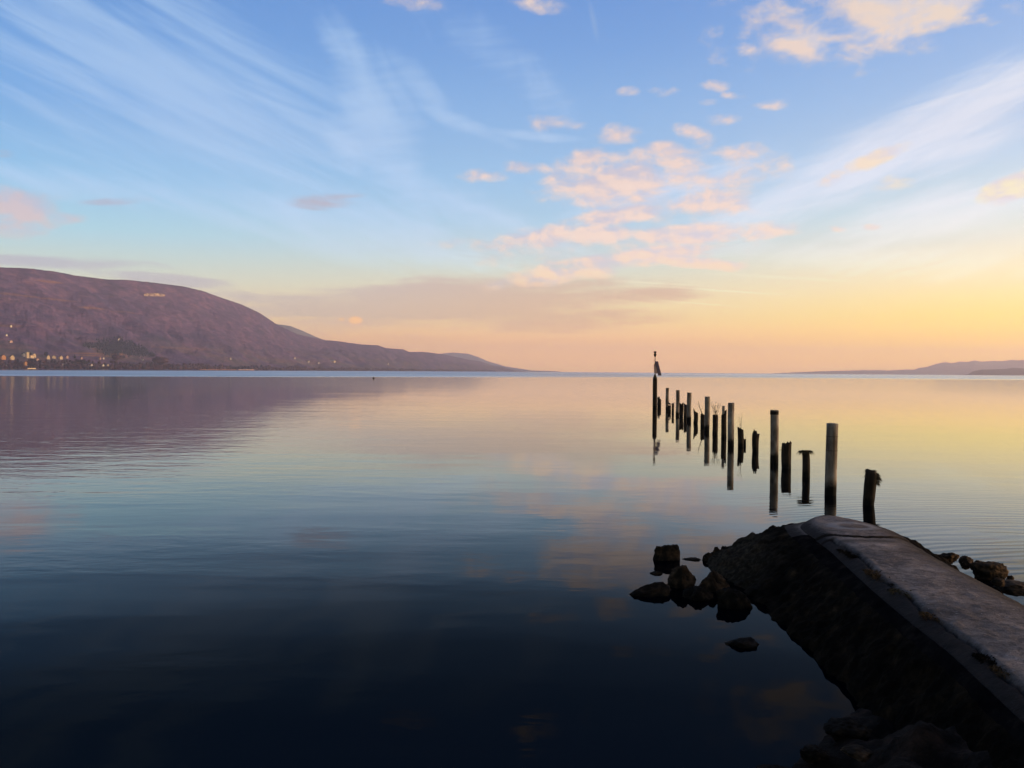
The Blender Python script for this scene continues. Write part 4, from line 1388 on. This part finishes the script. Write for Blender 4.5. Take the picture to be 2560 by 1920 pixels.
def house(label, x, ybase, wpx, hpx, wall, roof, yaw=-38, roof_h=0.45, deep=0.8, lit=False, name='house', cat='house', gable=True):
    g = MAIN.hit(x, ybase)
    HOUSES.append((x, ybase, wpx, hpx))
    s = g.y / FPX
    w, h = wpx * s * 1.05, hpx * s * 1.15
    d = w * deep
    wh = h * (1 - roof_h)
    root = empty(name, (g.x, g.y, g.z))
    root.rotation_euler.z = R(yaw) + math.atan2(-g.x, g.y) * 0
    tag(root, label, cat, GH)
    v = [(-w / 2, -d / 2, -3), (w / 2, -d / 2, -3), (w / 2, d / 2, -3), (-w / 2, d / 2, -3), (-w / 2, -d / 2, wh), (w / 2, -d / 2, wh), (w / 2, d / 2, wh), (-w / 2, d / 2, wh)]
    f = [(0, 1, 5, 4), (1, 2, 6, 5), (2, 3, 7, 6), (3, 0, 4, 7), (4, 5, 6, 7)]
    if gable:
        v += [(-w / 2, 0, h * 0.97), (w / 2, 0, h * 0.97)]
        f = [(0, 1, 5, 4), (1, 2, 6, 9, 5), (2, 3, 7, 6), (3, 0, 4, 8, 7)]
    mesh_obj('wall', v, f, WALLS[wall], root, smooth=False)
    e = 0.06 * w
    if gable:
        rv = [(-w / 2 - e, -d / 2 - e, wh - 0.2), (w / 2 + e, -d / 2 - e, wh - 0.2), (w / 2 + e, 0, h), (-w / 2 - e, 0, h), (-w / 2 - e, d / 2 + e, wh - 0.2), (w / 2 + e, d / 2 + e, wh - 0.2)]
        t = 0.3
        rv += [(a, b, c + t) for a, b, c in rv]
        rf = [(6, 7, 8, 9), (9, 8, 11, 10), (0, 3, 2, 1), (3, 4, 5, 2), (0, 1, 7, 6), (4, 10, 11, 5), (1, 2, 8, 7), (2, 5, 11, 8), (0, 6, 9, 3), (3, 9, 10, 4)]
    else:
        rv = [(a * (w / 2 + e), b * (d / 2 + e), c) for c in (wh + 0.02, h) for b in (-1, 1) for a in (-1, 1)]
        rf = [(0, 2, 3, 1), (4, 5, 7, 6), (0, 1, 5, 4), (2, 6, 7, 3), (0, 4, 6, 2), (1, 3, 7, 5)]
    mesh_obj('roof', rv, rf, ROOFS[roof], root, smooth=False)
    if lit:  # added glowing panel that imitates a sun glint on the glass
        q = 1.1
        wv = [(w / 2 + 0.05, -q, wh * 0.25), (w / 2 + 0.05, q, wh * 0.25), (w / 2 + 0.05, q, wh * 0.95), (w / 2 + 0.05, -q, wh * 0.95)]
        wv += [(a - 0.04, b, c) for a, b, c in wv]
        mesh_obj('sun_glint_panel', wv, [(0, 1, 2, 3), (4, 7, 6, 5), (0, 4, 5, 1), (1, 5, 6, 2), (2, 6, 7, 3), (3, 7, 4, 0)], m_glint, root, smooth=False)


house('large ochre house at the left frame edge, half hidden by trees', 7, 897, 12, 9, 'ochre', 'tile')
house('large cream house with brown roof, second from the left frame edge', 29, 898, 11, 9, 'cream', 'tile')
house('small white house left of the bright square tower', 58, 891, 7, 8, 'white', 'slate')
house('bright square flat-roofed tower block, tallest building of the village', 68.5, 894, 7, 12, 'cream', 'pale', gable=False, roof_h=0.06, name='tower_block', cat='tower block')
house('low long cream wing at the foot of the square tower', 77, 894, 11, 5, 'cream', 'tile', yaw=-25, gable=False, roof_h=0.15)
house('cream villa with pale roof at the right end of the low wing', 84.5, 892, 8, 7, 'cream', 'pale')
house('small pinkish house on the slope below the cream villa', 93, 902, 7, 6, 'pink', 'tile')
house('tall narrow orange house close to the water', 63.5, 913.5, 7, 9, 'ochre', 'orange', roof_h=0.3)
house('white gabled house right beside the dark round tree', 119.5, 897, 8, 8, 'cream', 'slate')
house('broad white gabled house above the two dark conifers', 135, 896, 10, 7, 'cream', 'tile', yaw=-60)
house('small cream house with a lean-to, right of the broad gabled one', 151.5, 897, 8, 6.5, 'cream', 'tile')
house('faded pink house among trees left of the pointed conifer', 167, 895, 6.5, 5.5, 'pink', 'tile')
house('narrow pale house right of the pointed conifer', 203.5, 899, 4.5, 7, 'pink', 'slate')
house('pale house at the foot of the terraced field', 250, 899, 5, 5, 'pink', 'tile')
house('tiny white house just right of the one below the terraced field', 258.5, 897.5, 4, 4, 'white', 'tile')
house('little boathouse with a glowing sun-glint pane on the shore, far left', 18, 915.5, 4.5, 4, 'white', 'pale', lit=True, name='boathouse', cat='boathouse')
house('small white boathouse on the shore below the cream houses', 156.5, 914.5, 5, 5, 'white', 'slate', name='boathouse', cat='boathouse')
house('tiny pink boathouse right beside the small white boathouse', 163.5, 914.5, 3.5, 4.5, 'pink', 'tile', name='boathouse', cat='boathouse')
house('low wide boathouse with orange roof on the shore', 226, 916, 9, 5, 'white', 'orange', roof_h=0.6, yaw=-20, name='boathouse', cat='boathouse')
house('tall white boathouse, left one of a pair on the shore', 257, 917.5, 6, 7, 'white', 'slate', name='boathouse', cat='boathouse')
house('tall white boathouse, right one of a pair on the shore', 269, 917.2, 6, 7, 'cream', 'slate', name='boathouse', cat='boathouse')
house('tiny white house alone in the trees right of the large round tree', 357, 901, 4, 4, 'white', 'tile')
house('lone white farmhouse on the slope above the dark fir wood', 296.5, 850.5, 6, 4, 'white', 'tile')
house('hillside house with a glowing sun-glint pane, lower of the two bright ones', 16, 839.5, 4.5, 4, 'cream', 'tile', lit=True)
house('hillside house with a glowing sun-glint pane, upper of the two bright ones', 27, 817, 4.5, 4, 'cream', 'tile', lit=True)
house('long pale farm building on the slope above the village', 24.5, 856, 9.5, 4, 'pink', 'pale', yaw=-20)
house('tiny white house with a tall gable above the dark fir row', 576, 899, 3.5, 5, 'white', 'tile')
house('far pale house on the green slope, leftmost of the distant hamlet', 736, 897, 4, 3.5, 'white', 'tile')
house('far white house in the distant hamlet with a tall front', 771, 907, 3.6, 5, 'white', 'slate')
house('far white house in the distant hamlet, right of the tall-fronted one', 796, 909, 3.4, 4.2, 'white', 'tile')
house('far long pale building at the right of the distant hamlet', 831, 905.5, 12, 4, 'cream', 'pale', yaw=-12)
house('last tiny white house along the receding shore', 970, 911.5, 3.4, 4, 'white', 'tile')


def crown_mesh(verts, faces, c, rx, rz, seed, sub=2, cone=False):
    """a ragged tree crown: a ball pulled about by noise, with loose leafy clumps on it"""
    bm = bmesh.new()
    bmesh.ops.create_icosphere(bm, subdivisions=sub, radius=1.0)
    off = len(verts)
    idx = {}
    for i, v in enumerate(bm.verts):
        p = v.co.copy()
        k = 1 + 0.38 * fbm(p * 1.5 + Vector((seed, seed * 2.1, 3)), 3) + 0.18 * fbm(p * 4 + Vector((seed, 1, 3)), 2)
        if cone:
            kz = 0.15 + 0.85 * (1 - (p.z + 1) / 2)
            verts.append((c[0] + p.x * rx * k * kz, c[1] + p.y * rx * k * kz, c[2] + p.z * rz))
        else:
            verts.append((c[0] + p.x * rx * k, c[1] + p.y * rx * k, c[2] + p.z * rz * k))
        idx[v.index] = off + i
    for fc in bm.faces:
        faces.append([idx[v.index] for v in fc.verts])
    bm.free()


def leaf_mat(name, lo, hi):
    return solid(name, [(0.3, lo), (0.7, hi)], 0.35, rough=0.95, bump=0.8, bump_scale=0.9, space='W', spec=0.05)


m_wood_dark = leaf_mat('dark_evergreen', (0.010, 0.014, 0.022), (0.024, 0.030, 0.040))
m_wood_brown = leaf_mat('bare_winter_wood', (0.040, 0.022, 0.030), (0.11, 0.058, 0.062))
m_bark = plain('dark_bark', (0.05, 0.035, 0.03))
TREES = []


def shore_tree(label, x, ybase, wpx, hpx, mat, seed, cone=False, name='tree'):
    g = MAIN.hit(x, ybase)
    s = g.y / FPX
    TREES.append((x, ybase, wpx, hpx))
    root = empty(name, (g.x, g.y, g.z))
    tag(root, label, 'tree', 'trees standing out on the far shore')
    w, h = wpx * s, hpx * s
    v, f = [], []
    tube(v, f, [Vector((0, 0, -2)), Vector((0.1, 0, h * 0.35)), Vector((0, 0.1, h * 0.75))], w * 0.06, w * 0.02, 7)
    mesh_obj('trunk', v, f, m_bark, root)
    v, f = [], []
    rnd = random.Random(seed)
    if cone:
        crown_mesh(v, f, (0, 0, h * 0.55), w * 0.55, h * 0.5, seed, 3, True)
    else:
        crown_mesh(v, f, (0, 0, h * 0.58), w * 0.40, h * 0.40, seed, 3)
        for i in range(9):
            a = rnd.uniform(0, 6.28)
            crown_mesh(v, f, (math.cos(a) * w * 0.3, math.sin(a) * w * 0.3, h * rnd.uniform(0.35, 0.85)), w * 0.17, h * 0.15, seed + i, 2)
    mesh_obj('crown', v, f, mat, root)


shore_tree('dark round evergreen left of the white gabled house', 115, 892, 10, 12, m_wood_dark, 1)
shore_tree('pointed dark conifer between the pink and the narrow pale house', 187, 897, 7, 12, m_wood_dark, 2, True, 'conifer')
shore_tree('tall dark conifer below the broad white house, left of a pair', 130.5, 913, 7, 16, m_wood_dark, 3, True, 'conifer')
shore_tree('tall dark conifer below the broad white house, right of a pair', 137.5, 913, 7, 15, m_wood_dark, 4, True, 'conifer')
shore_tree('spreading dark evergreen on the shore left of the orange-roofed boathouse', 207, 913, 22, 14, m_wood_dark, 5)
shore_tree('large rounded bare-crowned tree rising above the shore wood', 292, 903, 28, 17, m_wood_brown, 6)
shore_tree('dark evergreen behind the bright square tower', 75, 890, 7, 9, m_wood_dark, 7)
shore_tree('wide brown tree with a flat top where the shore wood is tallest', 400, 914, 44, 22, m_wood_brown, 8)
shore_tree('dark evergreen bush beside the tall narrow orange house', 82, 911, 14, 15, m_wood_dark, 9)


def build_woods():
    rnd = random.Random(99)
    vb, fb, vd, fd = [], [], [], []
    for i in range(2100):
        x = rnd.uniform(-60, 1240)
        if x > 600 and rnd.random() < 0.35:
            continue
        r = ray(x, 900)
        s = r.x / r.y
        D = MAIN.D(s)
        near = rnd.random() ** 1.4
        y = D + 6 + near * (150 if x < 330 else 110)
        z = MAIN.z(s, y)
        p = Vector((s * y, y, z))
        # keep the houses and single trees in view
        q = p - Vector((0, 0, CAM_H))
        px, py = 1280 + FPX * q.dot(RIGHT) / q.dot(FWD), 960 - FPX * q.dot(UP) / q.dot(FWD)
        h = rnd.uniform(5, 11) * (1.25 if 330 < x < 520 else 1.0) * (0.8 + D / 9000)
        hp = h * FPX / D
        if any(abs(px - hx) < hw * 0.75 and py - hp < hy - 0.25 * hh and py > hy - hh for hx, hy, hw, hh in HOUSES + TREES[:1]):
            continue
        dark = rnd.random() < (0.30 if x < 340 else 0.12) or 572 < x < 622
        v, f = (vd, fd) if dark else (vb, fb)
        crown_mesh(v, f, (p.x, p.y, p.z + h * 0.5), h * rnd.uniform(0.30, 0.55), h * 0.52, rnd.uniform(0, 90), 2, cone=dark and rnd.random() < 0.5)
    tag(mesh_obj('shoreline_woods', vb, fb, m_wood_brown), kind='stuff')
    tag(mesh_obj('shoreline_evergreens', vd, fd, m_wood_dark), kind='stuff')
    # dark fir wood on the slope below the lone farmhouse
    v, f = [], []
    for i in range(1000):
        a = max(0.0, min(1.0, rnd.gauss(0.55, 0.27)))
        x = 215 + a * 165
        lo, hi = interp([(0, 868), (0.3, 884), (0.6, 890), (1, 892)], a), interp([(0, 860), (0.2, 855), (0.5, 852), (0.7, 856), (1, 884)], a)
        g = MAIN.hit(x + rnd.gauss(0, 4), lo + (hi - lo) * max(-0.2, min(1.2, rnd.gauss(0.5, 0.3))))
        h = rnd.uniform(7, 12)
        crown_mesh(v, f, (g.x, g.y, g.z + h * 0.45), h * 0.35, h * 0.5, rnd.uniform(0, 90), 1, cone=True)
    tag(mesh_obj('hillside_fir_wood', v, f, leaf_mat('blue_green_firs', (0.030, 0.044, 0.070), (0.060, 0.080, 0.105))), kind='stuff')


build_woods()


def strip_wall(name, label, cat, x0, x1, hpx, mat, dy=1.0, kind=None):
    """a low wall or reed fringe following the water's edge between two photo columns"""
    verts, faces = [], []
    n = max(4, int((x1 - x0) / 2))
    rnd = random.Random(int(x0))
    for i in range(n + 1):
        x = x0 + (x1 - x0) * i / n
        r = ray(x, 918)
        s = r.x / r.y
        D = MAIN.D(s) - 2.5
        h = hpx * D / FPX * rnd.uniform(0.85, 1.1)
        for y, z in ((D, -1), (D, h), (D + dy, h), (D + dy, -1)):
            verts.append((s * y, y, z))
    for i in range(n):
        for j in range(3):
            a = i * 4 + j
            faces.append((a, a + 4, a + 5, a + 1))
    o = mesh_obj(name, verts, faces, mat, smooth=False)
    return tag(o, label, cat, kind=kind)


strip_wall('quay_wall', 'pale quay wall on the water right of the tall orange house', 'wall', 69, 90, 2.4, WALLS['cream'], 3)
strip_wall('quay_wall', 'pale landing stage wall in front of the dark fir row', 'wall', 596, 636, 1.8, WALLS['pink'], 3)
strip_wall('reed_bed', None, None, 500, 592, 1.6, plain('rusty_reeds', (0.32, 0.15, 0.09)), 6, kind='stuff')


def build_cliff():
    """the pale limestone band near the top of the hill, standing out of the slope"""
    m = solid('pale_limestone', [(0.38, (0.13, 0.09, 0.10)), (0.5, (0.28, 0.20, 0.16)), (0.60, (0.50, 0.37, 0.26))], 0.09, rough=0.95, bump=3.0, bump_scale=0.12, space='W')
    verts, faces = [], []
    n, k = 44, 7
    for i in range(n + 1):
        f = i / n
        x = 360 + 52 * f
        g = MAIN.hit(x, 740)
        top = 736.0 - 4.0 * math.sin(math.pi * min(1, f * 1.1)) ** 0.5 * (0.75 + 0.35 * fbm(Vector((f * 9, 2, 0)), 3))
        zt = at_y(x, top, g.y).z
        for j in range(k):
            t = j / (k - 1)
            q = Vector((g.x, g.y, g.z - 3 + (zt - g.z + 3) * t))
            o = 4.0 * fbm(q * 0.05, 4) - 5.0
            d = Vector((g.x, g.y, 0)).normalized()
            verts.append(tuple(q + d * o))
        d = Vector((g.x, g.y, 0)).normalized() * 26
        verts.append((g.x + d.x, g.y + d.y, zt - 3))
    k += 1
    for i in range(n):
        for j in range(k - 1):
            a = i * k + j
            faces.append((a, a + k, a + k + 1, a + 1))
    tag(mesh_obj('limestone_cliff', verts, faces, m), 'pale sunlit limestone cliff band high on the hill', 'cliff')


build_cliff()
